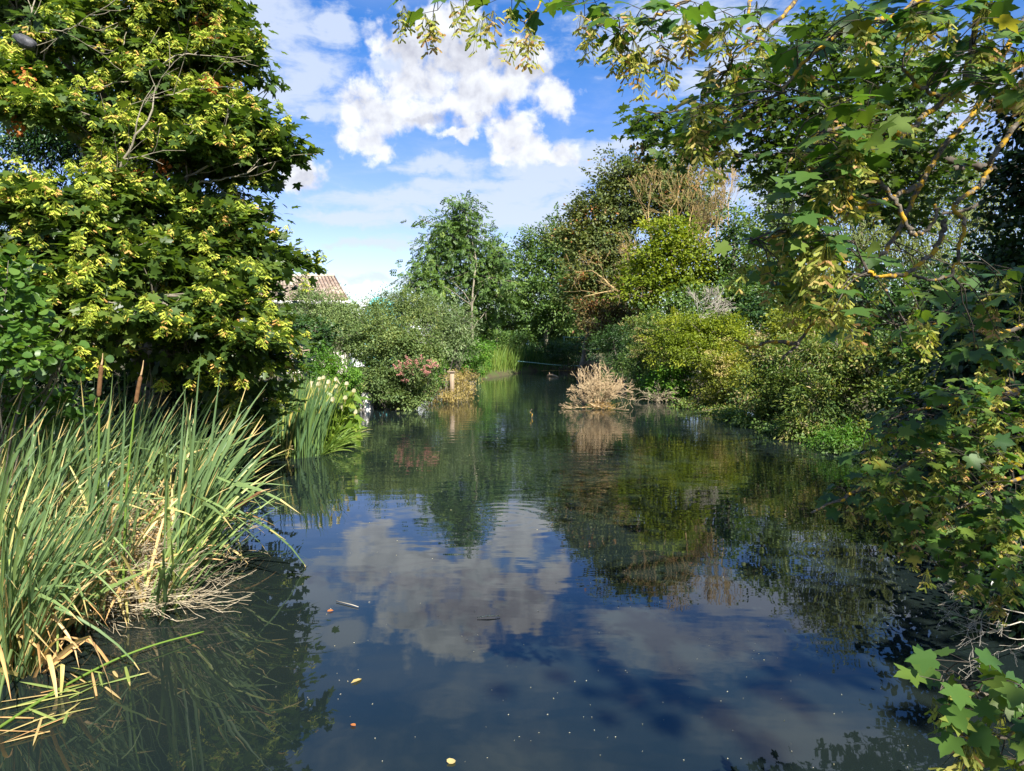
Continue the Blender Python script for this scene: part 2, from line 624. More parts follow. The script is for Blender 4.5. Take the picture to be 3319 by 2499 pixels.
M_['olive'] = leaf_mat('olive_leaf', [(0, (0.052, 0.089, 0.026)), (.6, (0.114, 0.162, 0.046)), (1, (0.218, 0.244, 0.073))], .2, .55, .3)
M_['fresh'] = leaf_mat('fresh_green_leaf', [(0, (.040, .105, .012)), (.6, (.075, .170, .018)), (1, (.12, .22, .025))], .25, .5, .3)
M_['dark'] = leaf_mat('dark_green_leaf', [(0, (0.018, 0.045, 0.013)), (.6, (0.037, 0.083, 0.019)), (1, (0.073, 0.125, 0.027))], .2, .45, .4)
M_['mid'] = leaf_mat('mid_green_leaf', [(0, (0.040, 0.083, 0.021)), (.6, (0.081, 0.141, 0.029)), (1, (0.148, 0.208, 0.047))], .22, .5, .35)
M_['lime'] = leaf_mat('lime_leaf', [(0, (.085, .120, .010)), (.6, (.150, .195, .014)), (1, (.25, .26, .022))], .28, .5, .3)
M_['yellow'] = leaf_mat('yellowing_leaf', [(0, (.075, .105, .014)), (.6, (.165, .185, .020)), (1, (.30, .27, .04))], .28, .5, .3)
M_['russet'] = leaf_mat('russet_flecked_leaf', [(0, (.045, .070, .020)), (.6, (.105, .130, .034)), (.88, (.165, .165, .045)), (.97, (.25, .13, .05)), (1, (.30, .12, .045))], .2, .55, .3)
M_['copper'] = leaf_mat('copper_leaf', [(0, (.045, .045, .016)), (.6, (.085, .070, .024)), (.9, (.13, .085, .03)), (1, (.30, .13, .06))], .2, .55, .3)
M_['bramble'] = leaf_mat('bramble_leaf', [(0, (0.034, 0.072, 0.017)), (.5, (0.090, 0.138, 0.026)), (.8, (0.180, 0.204, 0.042)), (.9, (0.264, 0.216, 0.096)), (1, (0.324, 0.252, 0.144))], .22, .5, .3)
M_['pale'] = leaf_mat('pale_far_leaf', [(0, (.070, .095, .030)), (.6, (.130, .160, .050)), (1, (.21, .23, .09))], .3, .55, .25)
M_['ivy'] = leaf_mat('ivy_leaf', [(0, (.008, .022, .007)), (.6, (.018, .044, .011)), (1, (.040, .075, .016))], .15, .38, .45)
M_['pinkfl'] = leaf_mat('pink_flower', [(0, (.33, .15, .13)), (1, (.50, .27, .24))], .2, .7, .1)
M_['straw'] = leaf_mat('dry_foliage', [(0, (0.187, 0.143, 0.050)), (.5, (0.308, 0.242, 0.088)), (1, (0.440, 0.352, 0.154))], .2, .7, .1)
M_['cattail'] = leaf_mat('cattail_blade', [(0, (0.053, 0.094, 0.037)), (.3, (0.088, 0.144, 0.057)), (.55, (0.138, 0.200, 0.065)), (.74, (0.237, 0.288, 0.069)), (.84, (0.413, 0.338, 0.125)), (.92, (0.475, 0.325, 0.150)), (1, (0.500, 0.288, 0.112))], .18, .45, .35, (1.3, 1.4, .7))
M_['iris'] = leaf_mat('iris_blade', [(0, (.050, .100, .045)), (.4, (.085, .150, .055)), (.7, (.15, .225, .05)), (.84, (.32, .30, .08)), (1, (.40, .26, .10))], .2, .42, .4, (1.3, 1.4, .7))
M_['reed'] = leaf_mat('reed_blade', [(0, (.075, .140, .025)), (.5, (.135, .215, .036)), (.8, (.22, .27, .06)), (1, (.36, .31, .13))], .25, .5, .3)
M_['reed_dk'] = leaf_mat('dark_reed_blade', [(0, (.020, .060, .020)), (.5, (.045, .105, .025)), (.85, (.09, .16, .03)), (1, (.25, .22, .08))], .2, .5, .3)
M_['arum'] = leaf_mat('arum_leaf', [(0, (.060, .120, .018)), (.6, (.115, .185, .022)), (1, (.20, .25, .035))], .3, .35, .5)
M_['petal'] = leaf_mat('cream_petal', [(0, (0.391, 0.357, 0.221)), (1, (0.561, 0.518, 0.391))], .25, .6, .2)
M_['deadstem'] = leaf_mat('bleached_stem', [(0, (0.170, 0.136, 0.085)), (.5, (0.306, 0.255, 0.170)), (1, (0.442, 0.383, 0.272))], .0, .8, .15)
M_['deadbush'] = leaf_mat('sunbleached_twig', [(0, (0.221, 0.153, 0.081)), (.5, (0.357, 0.264, 0.149)), (.9, (0.459, 0.357, 0.221)), (1, (0.442, 0.255, 0.085))], .0, .8, .15)
M_['greydead'] = leaf_mat('grey_dead_twig', [(0, (.20, .18, .14)), (1, (.36, .33, .27))], .0, .85, .1)
M_['ochre'] = leaf_mat('ochre_dead_twig', [(0, (.20, .15, .07)), (.6, (.29, .21, .095)), (1, (.38, .24, .075))], .0, .85, .1)
M_['bark'] = noise_mat('grey_bark', [(.3, (.10, .085, .065)), (.6, (.20, .175, .135)), (.8, (.27, .24, .19))], 9, .9, 6, .5, (1, 1, .35))
M_['bark_pale'] = noise_mat('pale_bark', [(.3, (.15, .13, .09)), (.6, (.26, .23, .17)), (.8, (.34, .30, .23))], 9, .9, 6, .4, (1, 1, .3))
M_['bark_dark'] = noise_mat('dark_bark', [(.3, (.045, .037, .028)), (.7, (.10, .085, .065))], 12, .9, 6, .5)
M_['lichen'] = noise_mat('lichen_bark', [(.35, (.07, .058, .042)), (.6, (.15, .13, .10)), (.75, (.26, .24, .20))], 40, .9, 6, .6, (1, 1, 1), .1, (22.0, .50, .58, (.42, .25, .025)))


# ------------------------------------------------------------------ vegetation builders

def blob_world(b):
    x, y, rx, ry, Y = b[:5]
    k = Y / F
    rz = 0.85 * (rx + ry) / 2 * k
    return P(x, y, Y), np.array([rx * k, rz, ry * k]), (b[5] if len(b) > 5 else 0.0)


def crown(bag, blobs, tmpl, size, dens, per, spread, droop=.35, up=.75, flat=.6, shell=(.55, 1.08), core=.2, world=False, tvar=.18, jit=.5, zmin=None, shoots=.10, pad=0):
    """leaves in twig-sized clumps through the outer volume of the blobs; returns the clump centres"""
    cents, outs = [], []
    for b in blobs:
        c, r, to = (b if world else blob_world(b))
        p = 1.6
        area = 4 * math.pi * (((r[0] * r[1]) ** p + (r[0] * r[2]) ** p + (r[1] * r[2]) ** p) / 3) ** (1 / p)
        n = max(4, int(dens * area))
        d = unit(rng.normal(size=(n, 3)))
        low = (d[:, 2] < -0.35) & (rng.random(n) < .45)
        d[low, 2] *= -1
        rad = rng.uniform(shell[0], shell[1], n)
        inn = rng.random(n) < core
        rad[inn] = rng.uniform(.15, .6, inn.sum())
        lump = unit(rng.normal(size=(9, 3)))
        dl = (d @ lump.T).max(1)
        rad = rad * (.74 + .46 * np.clip((dl - .45) / .5, 0, 1))
        shoot = (rng.random(n) < shoots) & (d[:, 2] > -.25)
        rad[shoot] *= rng.uniform(1.12, 1.42, shoot.sum())
        cc = c + d * r * rad[:, None]
        out = unit(d / r)
        if pad:
            npad = max(3, n // pad)
            pc, po = cc[:npad], out[:npad]
            pi = rng.integers(0, npad, n)
            a_, q_ = rng.uniform(0, 6.283, n), np.sqrt(rng.random(n)) * .42
            cc = pc[pi] + np.column_stack([np.cos(a_) * q_, np.sin(a_) * q_, rng.normal(0, .05, n) - q_ * .35]) + po[pi] * .08
            out = unit(po[pi] + np.column_stack([np.cos(a_), np.sin(a_), 0 * a_ + .3]) * .8)
        if zmin is not None:
            cc[:, 2] = np.maximum(cc[:, 2], zmin + rng.random(n) * .12)
        cents.append(cc); outs.append(out)
        k = np.maximum(3, rng.normal(per, per * .3, n)).astype(int)
        idx = np.repeat(np.arange(n), k)
        m = len(idx)
        off = rng.normal(size=(m, 3)) * spread * np.array([1, 1, flat]) * rng.uniform(.6, 1.35, n)[idx][:, None]
        sh = shoot[idx]
        lin = rng.uniform(-1.6, 1.2, m)[:, None] * spread * unit(out[idx] + np.array([0, 0, .5]))
        off = np.where(sh[:, None], off * .3 + lin, off)
        pos = cc[idx] + off
        if zmin is not None:
            pos[:, 2] = np.maximum(pos[:, 2], zmin + rng.random(m) * .06)
        o = out[idx]
        ax = o * .6 + off / spread * .45 + rng.normal(size=(m, 3)) * jit + np.array([0, 0, -droop])
        nr = np.array([0, 0, up]) + o * .55 + rng.normal(size=(m, 3)) * .45
        ct = rng.normal(.45 + to, tvar, n) + .16 * np.sin(cc[:, 0] * 1.9 + cc[:, 1]) * np.sin(cc[:, 2] * 2.3 + cc[:, 1] * .7)
        ti = np.clip(ct[idx] + rng.normal(0, .15, m), 0, 1)
        sz = size * rng.uniform(.65, 1.25, m)
        bag.scatter(tmpl, pos, ax, nr, sz, ti)
    return np.concatenate(cents), np.concatenate(outs)


def wiggle(p0, p1, n=6, amp=.08, lift=0.0):
    t = np.linspace(0, 1, n)[:, None]
    L = np.linalg.norm(p1 - p0)
    j = rng.normal(0, amp * L, (n, 3)); j[0] = 0; j[-1] *= .3
    j = np.cumsum(j, 0) * .35; j -= t * j[-1]
    return p0 + (p1 - p0) * t + j + np.array([0, 0, 1]) * (lift * L * np.sin(t * math.pi))


def tree(name, label, cat, base, blobs, tmpl, mat, size, dens, per, spread, trunk_r=.15, bark='bark', top=None,
         limbs=True, twigs=.35, group=None, crown_kw=None, trunk_pts=None, twig_r=.006, crown_name='crown'):
    """a tree: trunk, boughs and crown under an empty at its foot"""
    base = np.asarray(base, float)
    T = thing(name, label, cat, base, group)
    cb = Bag()
    cc, oo = crown(cb, blobs, tmpl, size, dens, per, spread, **(crown_kw or {}))
    cb.obj(crown_name, M_[mat], T)
    bw = [blob_world(b) for b in blobs] if not (crown_kw or {}).get('world') else blobs
    topp = np.asarray(top if top is not None else max((b[0] for b in bw), key=lambda q: q[2]), float)
    tp = np.asarray(trunk_pts) if trunk_pts is not None else wiggle(base - [0, 0, .3], topp, 9, .05)
    tb = Bag()
    rr = np.linspace(trunk_r, trunk_r * .22, len(tp)); rr[0] *= 1.35
    tp2 = smooth_path(tp, 3)
    tb.tube(tp2, np.interp(np.linspace(0, 1, len(tp2)), np.linspace(0, 1, len(tp)), rr), 9)
    tb.obj('trunk', M_[bark], T, True)
    bb = Bag()
    forks = []
    for c, r, _ in bw:
        # fork from the trunk a bit below the blob
        zz = np.clip(c[2] - r[2] * .8, tp[1][2], tp[-1][2])
        i = int(np.argmin(np.abs(tp[:, 2] - zz)))
        p0 = tp[max(1, i - 1)]
        path = wiggle(p0, c, 6, .09, .05)
        r0 = trunk_r * .42 * (1 - .5 * i / len(tp))
        if limbs:
            bb.tube(smooth_path(path, 3), np.linspace(r0, r0 * .35, 16)[:len(smooth_path(path, 3))], 6)
        forks += [path[3], path[4], path[5]]
    forks = np.array(forks)
    if twigs:
        sel = rng.random(len(cc)) < twigs
        q = cc[sel]
        d = ((q[:, None] - forks[None]) ** 2).sum(-1)
        f = forks[d.argmin(1)]
        L = np.linalg.norm(q - f, axis=1)
        bb.sticks(f, q + oo[sel] * spread * .6, twig_r * 2.2, twig_r * .5, 4, .5, rng.normal(0, .06, (len(q), 3)) * L[:, None])
    bb.obj('bough', M_[bark], T, True)
    return T, cc, oo


def shrub(name, label, blobs, tmpl, mat, size, dens, per, spread, foot=None, cat='shrub', stems=7, bark='bark', group=None, crown_kw=None, twig_r=.006, twigs=.3):
    bw = [blob_world(b) for b in blobs]
    lowest = min(bw, key=lambda q: q[0][2])
    if foot is None:
        foot = np.array([lowest[0][0], lowest[0][1], .35])
    foot = np.asarray(foot, float)
    S = thing(name, label, cat, foot, group)
    kw = dict(zmin=.03); kw.update(crown_kw or {})
    cb = Bag()
    cc, oo = crown(cb, blobs, tmpl, size, dens, per, spread, **kw)
    cb.obj('foliage', M_[mat], S)
    sb = Bag()
    forks = []
    for c, r, _ in bw:
        for i in range(stems):
            q = c + unit(rng.normal(size=3)) * r * .65
            q[2] = max(q[2], .2)
            b0 = foot + rng.normal(0, .12, 3) * [1, 1, 0] + (np.array([c[0], c[1], foot[2]]) - foot) * rng.uniform(0, .5)
            b0[2] = foot[2] - .3
            pa = wiggle(b0, q, 6, .07, .02)
            sp = smooth_path(pa, 2)
            sb.tube(sp, np.linspace(twig_r * 3.2, twig_r, len(sp)), 5)
            forks += [pa[3], pa[5]]
    for c, r, _ in bw[:4]:
        for i in range(3):
            d0 = unit(rng.normal(size=3) * [1, .6, .4] + [0, -.5, .5])
            p0 = c + d0 * r * .55
            pe = c + d0 * r * rng.uniform(1.0, 1.25)
            pa = smooth_path([p0, (p0 + pe) / 2 + [0, 0, .12 * r[2]], pe - [0, 0, .1 * r[2]]], 4)
            sb.tube(pa, np.linspace(twig_r * 1.5, twig_r * .6, len(pa)), 4)
    forks = np.array(forks)
    sel = rng.random(len(cc)) < twigs
    q = cc[sel]
    if len(q):
        d = ((q[:, None] - forks[None]) ** 2).sum(-1)
        f = forks[d.argmin(1)]
        sb.sticks(f, q + oo[sel] * spread * .5, twig_r * 1.3, twig_r * .5, 3, .5)
    sb.obj('stem', M_[bark], S)
    return S, cc, oo


def grow(p, d, L, r, depth, segs, spread=.55, ratio=.74, kids=(2, 3), up=0.0, nseg=3, bend=.16, zmin=None):
    p = np.array(p, float); d = unit(np.array(d, float))
    for i in range(nseg):
        d = unit(d + rng.normal(0, bend, 3) + np.array([0, 0, up]))
        q = p + d * (L / nseg)
        if zmin is not None and q[2] < zmin:
            q[2] = zmin + .01; d[2] = abs(d[2]) * .3
        r2 = r * (1 - .28 / nseg * (i + 1))
        segs.append((p, q, r, r2))
        p, r = q, r2
        if depth > 0 and i > 0 and rng.random() < .45:
            grow(p, d + rng.normal(0, spread, 3), L * ratio * .8, r * .6, depth - 1, segs, spread, ratio, kids, up, nseg, bend, zmin)
    if depth > 0:
        for _ in range(int(rng.integers(kids[0], kids[1] + 1))):
            grow(p, d + rng.normal(0, spread, 3), L * ratio * rng.uniform(.8, 1.1), r * .68, depth - 1, segs, spread, ratio, kids, up, nseg, bend, zmin)


def segs_to(bag, segs, k=4, rmin=.002, tvar=.2, tmean=.5):
    a = np.array([s[0] for s in segs]); b = np.array([s[1] for s in segs])
    r0 = np.maximum(np.array([s[2] for s in segs]), rmin); r1 = np.maximum(np.array([s[3] for s in segs]), rmin)
    bag.sticks(a, b, r0, r1, k, np.clip(rng.normal(tmean, tvar, len(a)), 0, 1))


# ------------------------------------------------------------------ ground, water

def g2(x, y):
    q = G(x, y)
    return (q[0], q[1])


POND = [(-16, 12.4), g2(300, 1015), g2(510, 985), g2(670, 968), g2(745, 900), g2(790, 882), g2(920, 862), g2(985, 829), g2(1130, 804),
        g2(1210, 797.5), g2(1295, 796), g2(1350, 803), g2(1405, 848), g2(1470, 854), g2(1580, 872), g2(1710, 908), g2(1960, 945),
        g2(2100, 1110), g2(2211, 1330), (5.0, 2.0), (6.0, -14), (-16, -14)]
POND = np.array(POND)


def pond_sd(X, Y):
    """signed distance to the waterline, positive on land"""
    p = np.stack([X.ravel(), Y.ravel()], -1)
    best = np.full(len(p), 1e9)
    ins = np.zeros(len(p), bool)
    n = len(POND)
    for i in range(n):
        a, b = POND[i], POND[(i + 1) % n]
        ab = b - a
        t = np.clip(((p - a) @ ab) / (ab @ ab), 0, 1)
        best = np.minimum(best, np.linalg.norm(p - a - t[:, None] * ab, axis=1))
        c = ((a[1] > p[:, 1]) != (b[1] > p[:, 1]))
        with np.errstate(divide='ignore', invalid='ignore'):
            xx = (b[0] - a[0]) * (p[:, 1] - a[1]) / (b[1] - a[1] + 1e-12) + a[0]
        ins ^= c & (p[:, 0] < xx)
    return np.where(ins, -best, best).reshape(X.shape)


def ground_h(X, Y):
    sd = pond_sd(X, Y)
    h = np.where(sd < 0, np.maximum(-1.4, sd * .7) - .02, .42 * (1 - np.exp(-sd / .35)) - .02)
    h = h + np.clip((Y - 58) / 20, 0, 1) * .5
    n = .06 * np.sin(X * 1.7 + Y * .6) * np.cos(Y * 1.3 - X * .4)
    return h + np.where(sd > .3, n, 0)


def build_ground():
    def axis(lo, hi, step, far):
        a = list(np.arange(lo, hi + .01, step))
        v, s = hi, step
        while v < far:
            s *= 1.35; v += s; a.append(v)
        v, s = lo, step
        b = []
        while v > -far:
            s *= 1.35; v -= s; b.append(v)
        return np.array(b[::-1] + a)
    xs, ys = axis(-22, 26, .35, 1800), axis(-6, 70, .4, 2400)
    X, Y = np.meshgrid(xs, ys)
    Z = ground_h(X, Y)
    n, m = len(xs), len(ys)
    co = np.stack([X, Y, Z], -1).reshape(-1, 3)
    i = np.arange(n * m).reshape(m, n)
    q = np.stack([i[:-1, :-1], i[:-1, 1:], i[1:, 1:], i[1:, :-1]], -1).reshape(-1, 4)
    b = Bag()
    b.add(co, q.ravel(), np.full(len(q), 4), np.full(len(q), .5))
    mat = noise_mat('bank_soil', [(.3, (.045, .036, .022)), (.5, (.07, .062, .03)), (.62, (.055, .085, .02)), (.8, (.09, .12, .035))], .8, .95, 8, .6)
    structure(b.obj('ground', mat, None, True))


def build_water():
    me = bpy.data.meshes.new('water')
    me.from_pydata([(-60, -20, 0), (60, -20, 0), (60, 80, 0), (-60, 80, 0)], [], [(0, 1, 2, 3)])
    o = bpy.data.objects.new('water', me)
    COL.objects.link(o)
    m, N, L, out = new_mat('pond_water')
    geo = N.new('ShaderNodeNewGeometry')

    def nz(scale, st, det=3):
        mp = N.new('ShaderNodeMapping'); mp.inputs['Scale'].default_value = st
        L.new(geo.outputs['Position'], mp.inputs[0])
        n = N.new('ShaderNodeTexNoise'); n.inputs['Scale'].default_value = scale; n.inputs['Detail'].default_value = det
        L.new(mp.outputs[0], n.inputs['Vector'])
        return n.outputs['Fac']

    def MM(op, a, b=0.0, c=0.0):
        n = N.new('ShaderNodeMath'); n.operation = op
        for s, v in zip(n.inputs, (a, b, c)):
            if isinstance(v, (int, float)):
                s.default_value = v
            else:
                L.new(v, s)
        return n.outputs[0]

    def mr(v, a, b, lo, hi):
        n = N.new('ShaderNodeMapRange'); n.interpolation_type = 'SMOOTHSTEP'
        L.new(v, n.inputs[0])
        for i, q in enumerate((a, b, lo, hi)):
            n.inputs[i + 1].default_value = q
        return n.outputs[0]
    sp = N.new('ShaderNodeSeparateXYZ'); L.new(geo.outputs['Position'], sp.inputs[0])
    # breeze ripples, further out stronger; the near water lies almost still
    gust = mr(nz(.22, (1, 1, 1), 3), .35, .65, .35, 1.0)
    far = mr(sp.outputs[1], 6.5, 16, .10, .75)
    rip = MM('MULTIPLY', MM('MULTIPLY', nz(2.6, (.55, 1.5, 1), 2), gust), far)
    slow = MM('MULTIPLY', nz(.9, (1, 1, 1), 2), .5)
    # ring waves where something touched the surface
    rings = None
    for (x, y, wl, rad, amp) in ((1085, 1118, .21, 1.7, .10), (1090, 905, .35, 3.0, .2), (985, 1095, .12, .7, .12), (1290, 1080, .12, .6, .10)):
        c = G(x, y)
        dn = N.new('ShaderNodeVectorMath'); dn.operation = 'DISTANCE'
        L.new(geo.outputs['Position'], dn.inputs[0]); dn.inputs[1].default_value = c
        d = dn.outputs['Value']
        w = MM('MULTIPLY', MM('SINE', MM('MULTIPLY', d, 6.283 / wl)), MM('MULTIPLY', mr(d, rad, rad * .15, 0, 1), amp * wl / .2))
        rings = w if rings is None else MM('ADD', rings, w)
    h = MM('ADD', MM('ADD', rip, slow), MM('MULTIPLY', rings, .22))
    bp = N.new('ShaderNodeBump'); bp.inputs['Strength'].default_value = 1.0; bp.inputs['Distance'].default_value = .011
    L.new(h, bp.inputs['Height'])
    b = N.new('ShaderNodeBsdfPrincipled')
    r = N.new('ShaderNodeValToRGB'); set_ramp(r, [(.35, (.006, .011, .012)), (.7, (.012, .017, .014))])
    L.new(nz(.5, (1, 1, 1), 4), r.inputs[0]); L.new(r.outputs[0], b.inputs['Base Color'])
    b.inputs['Roughness'].default_value = .015
    b.inputs['IOR'].default_value = 1.333
    b.inputs['Specular IOR Level'].default_value = .8
    L.new(bp.outputs[0], b.inputs['Normal'])
    L.new(b.outputs[0], out.inputs[0])
    me.materials.append(m)
    structure(o)


build_ground()
build_water()


def gh(x, y):
    return float(ground_h(np.array([[x]]), np.array([[y]]))[0, 0])


def foot_at(px, Y, sink=0.0):
    q = P(px, 736, Y)
    return np.array([q[0], Y, gh(q[0], Y) - sink])


def link_obj(name, mesh, parent=None, loc=(0, 0, 0), rot=(0, 0, 0), sc=1.0):
    o = bpy.data.objects.new(name, mesh)
    COL.objects.link(o)
    o.parent = parent
    o.location = [float(c) for c in loc]; o.rotation_euler = rot; o.scale = (sc, sc, sc)
    return o


# ------------------------------------------------------------------ far bank: woods, house, tent
def far_background():
    # woodland that closes the view behind everything, one mass
    b = Bag()
    bl = []
    for x in np.arange(-46, 74, 3.2):
        h = rng.uniform(2.0, 3.6)
        if x < -6:
            h *= .75
        if x > 5:
            h *= 1.9
        bl.append((np.array([x, rng.uniform(84, 96), h * .55]), np.array([2.6, 2.4, h * .75]), rng.normal(0, .1)))
    crown(b, bl, DIAM, .34, 3.0, 34, .55, world=True, core=.3)
    stuff(b.obj('distant_hedge', M_['mid']), 'distant green hedgerow closing the far end of the pond', 'hedge')


def house():
    H = thing('house', 'house with a weathered brown tiled roof rising behind the left bank shrubs', 'house', (P(660, 700, 44)[0], 44, .5))
    ridge_r, ridge_l = P(722, 597, 45.5), P(560, 600, 45.5)
    eave_r, eave_l = P(752, 648, 42.2), P(560, 652, 42.2)
    b = Bag()
    # tiled slope in stepped courses, with raised rolls down the slope
    n = 16
    for i in range(n):
        t0, t1 = i / n, (i + 1.12) / n
        lo, hi = ridge_l * (1 - t1) + eave_l * t1, ridge_l * (1 - t0) + eave_l * t0
        lo2, hi2 = ridge_r * (1 - t1) + eave_r * t1, ridge_r * (1 - t0) + eave_r * t0
        up = np.array([0, -.02, .045])
        b.poly([lo + up, lo2 + up, hi2, hi, lo - up, lo2 - up, hi2 - up * 2, hi - up * 2],
               [[0, 1, 2, 3], [4, 7, 6, 5], [0, 4, 5, 1], [1, 5, 6, 2], [0, 3, 7, 4]])
    for k in range(24):
        s = k / 23
        a, c = ridge_l * (1 - s) + ridge_r * s, eave_l * (1 - s) + eave_r * s
        b.tube(np.array([a, a * .5 + c * .5, c]) + [0, -.03, .05], .035, 5)
    mat = noise_mat('roof_tile', [(.3, (.12, .085, .065)), (.5, (.23, .17, .135)), (.7, (.36, .30, .25))], 3.5, .9, 8, .3, (1, 1, 3), .1, (1.6, .5, .65, (.40, .36, .28)))
    roof = b.obj('roof', mat, H)
    back = np.array([0, 3.3, 0])
    b = Bag()
    er, el = P(741, 648, 48.8), P(575, 648, 48.8)
    er[2] = eave_r[2]; el[2] = eave_l[2]
    b.poly([ridge_l, ridge_r, er, el, ridge_l - [0, 0, .08], ridge_r - [0, 0, .08], er - [0, 0, .08], el - [0, 0, .08]],
           [[3, 2, 1, 0], [4, 5, 6, 7], [2, 6, 5, 1]])
    b.obj('roof', mat, H)
    rt = Bag(); rt.tube(np.array([ridge_l, ridge_r]) + [0, 0, .06], .11, 8)
    rt.obj('ridge_tile', noise_mat('ridge_clay', [(.3, (.30, .24, .19)), (.7, (.46, .40, .33))], 8), roof).location = (0, 0, 0)
    b = Bag()
    w0, w1 = eave_l + [0, .35, -.1], eave_r + [-.2, .35, -.1]
    w2, w3 = er + [-.3, -.4, -.1], el + [.3, -.4, -.1]
    rr, rl = ridge_r + [-.2, 0, -.12], ridge_l + [0, 0, -.12]
    dn = np.array([0, 0, 1.0])
    V = [w0 * [1, 1, 0] + dn * .3, w1 * [1, 1, 0] + dn * .3, w2 * [1, 1, 0] + dn * .3, w3 * [1, 1, 0] + dn * .3, w0, w1, w2, w3, rr, rl]
    b.poly(V, [[0, 1, 5, 4], [1, 2, 6, 8, 5], [2, 3, 7, 6], [3, 0, 4, 9, 7]])
    b.obj('wall', noise_mat('cream_render', [(.3, (.55, .50, .42)), (.7, (.68, .63, .55))], 4, .9, 5, .1), H)
    b = Bag()
    b.box((eave_l + eave_r) / 2 + [.05, -.06, -.08], (np.linalg.norm(eave_r - eave_l) + .2, .05, .2))
    b.obj('fascia', noise_mat('white_board', [(.3, (.62, .60, .55)), (.7, (.74, .72, .68))], 5, .6, 4, .05), H)


def tent():
    c = P(815, 736, 52)
    T = thing('marquee', 'turquoise domed marquee with a white side panel behind the left bank shrubs', 'marquee', (c[0], 52, .5))
    tq = noise_mat('turquoise_canvas', [(.3, (.12, .50, .54)), (.7, (.19, .62, .66))], 3, .6, 4, .1)
    wh = noise_mat('white_canvas', [(.3, (.66, .70, .72)), (.7, (.78, .80, .82))], 3, .6, 4, .1)
    k = 52 / F
    top = 2.3 + (736 - 642) * k
    prof = [(0, top), (18 * k, top - 3 * k), (40 * k, top - 14 * k), (58 * k, top - 40 * k), (60 * k, top - 44 * k), (60 * k, .5)]

    def lathe(rg, a0, a1):
        b = Bag()
        na = 14
        V, FS = [], []
        for i, (r, z) in enumerate(prof):
            for j in range(na + 1):
                a = a0 + (a1 - a0) * j / na
                rr = r * (1 + .03 * math.cos(8 * a))
                V.append((c[0] + rr * math.cos(a), 52 + rr * math.sin(a), z))
        for i in range(len(prof) - 1):
            for j in range(na):
                p = i * (na + 1) + j
                FS.append([p, p + 1, p + na + 2, p + na + 1])
        b.poly(V, FS)
        return b
    lathe(0, math.radians(-105), math.radians(165)).obj('canopy', tq, T, True)
    lathe(0, math.radians(165), math.radians(255)).obj('side_panel', wh, T, True)
    b = Bag()
    for a in (-100, -40, 20, 80, 165, 210):
        r = 61 * k
        x, y = c[0] + r * math.cos(math.radians(a)), 52 + r * math.sin(math.radians(a))
        b.tube([(x, y, .3), (x, y, top - 44 * k)], .035, 6)
    b.obj('pole', noise_mat('tent_pole', [(.3, (.5, .5, .5)), (.7, (.6, .6, .6))], 3, .5, 3, 0), T)
    c = P(896, 736, 66)
    B = thing('outbuilding', 'low white gabled outbuilding glimpsed right of the turquoise marquee', 'outbuilding', (c[0], 66, .6))
    k = 66 / F
    b = Bag()
    w, zt, zr = 26 * k, 2.3 + (736 - 684) * k, 2.3 + (736 - 672) * k
    V = [(c[0] - w, 66, .5), (c[0] + w, 66, .5), (c[0] + w, 69, .5), (c[0] - w, 69, .5), (c[0] - w, 66, zt), (c[0] + w, 66, zt), (c[0] + w, 69, zt), (c[0] - w, 69, zt)]
    b.poly(V, [[0, 1, 5, 4], [1, 2, 6, 5], [2, 3, 7, 6], [3, 0, 4, 7]])
    b.obj('wall', wh, B)
    b = Bag()
    V = [(c[0] - w - .1, 65.8, zt), (c[0] + w + .1, 65.8, zt), (c[0] + w + .1, 69.2, zt), (c[0] - w - .1, 69.2, zt), (c[0] - w - .1, 67.5, zr), (c[0] + w + .1, 67.5, zr)]
    b.poly(V, [[0, 1, 5, 4], [2, 3, 4, 5], [1, 2, 5], [3, 0, 4]])
    rf = b.obj('roof', wh, B)
    b = Bag(); b.box((c[0] + w * .45, 67.5, zr + .25), (.4, .4, .7))
    b.obj('chimney', noise_mat('chimney_brick', [(.3, (.22, .13, .09)), (.7, (.32, .20, .14))], 6), rf).location = (0, 0, 0)


far_background()
house()
tent()

# ------------------------------------------------------------------ far trees
FARK = dict(core=.16, shell=(.5, 1.12))
tree('ash_tree', 'tall airy ash tree with pale trunk at the far end of the left bank', 'tree', foot_at(1020, 48),
     [(1003, 462, 26, 40, 48), (960, 500, 42, 42, 48, .05), (1012, 530, 62, 50, 48), (940, 560, 36, 40, 48), (1075, 560, 32, 45, 48, .05), (1005, 600, 78, 52, 48.5, -.1),
      (930, 625, 50, 40, 47.5, .05), (1070, 640, 46, 50, 48), (1005, 680, 70, 46, 49, -.08), (898, 600, 22, 28, 47.5, .05)],
     PINN, 'mid', .44, 1.9, 12, .36, .085, 'bark_pale', top=P(1003, 440, 48),
     trunk_pts=[foot_at(1022, 47) - [0, 0, .3], P(1020, 720, 47), P(1019, 660, 46.6), P(1024, 600, 46.8), P(1028, 560, 47.2), P(1015, 510, 47.8), P(1005, 445, 48)],
     twig_r=.014, twigs=.45, crown_kw=dict(droop=.6, core=.15, shell=(.45, 1.15), flat=.75))
tree('alder_tree', 'dark green alder standing right of the tall ash at the pond end', 'tree', foot_at(1180, 60),
     [(1185, 520, 55, 42, 60), (1145, 560, 38, 46, 60), (1215, 570, 50, 60, 60, -.05), (1165, 620, 66, 55, 60, -.05), (1225, 650, 55, 60, 59), (1180, 690, 70, 46, 60, -.1), (1130, 650, 40, 45, 61)],
     DIAM, 'mid', .24, 2.4, 34, .36, .2, 'bark', twig_r=.014, crown_kw=dict(core=.22, shell=(.5, 1.12)))
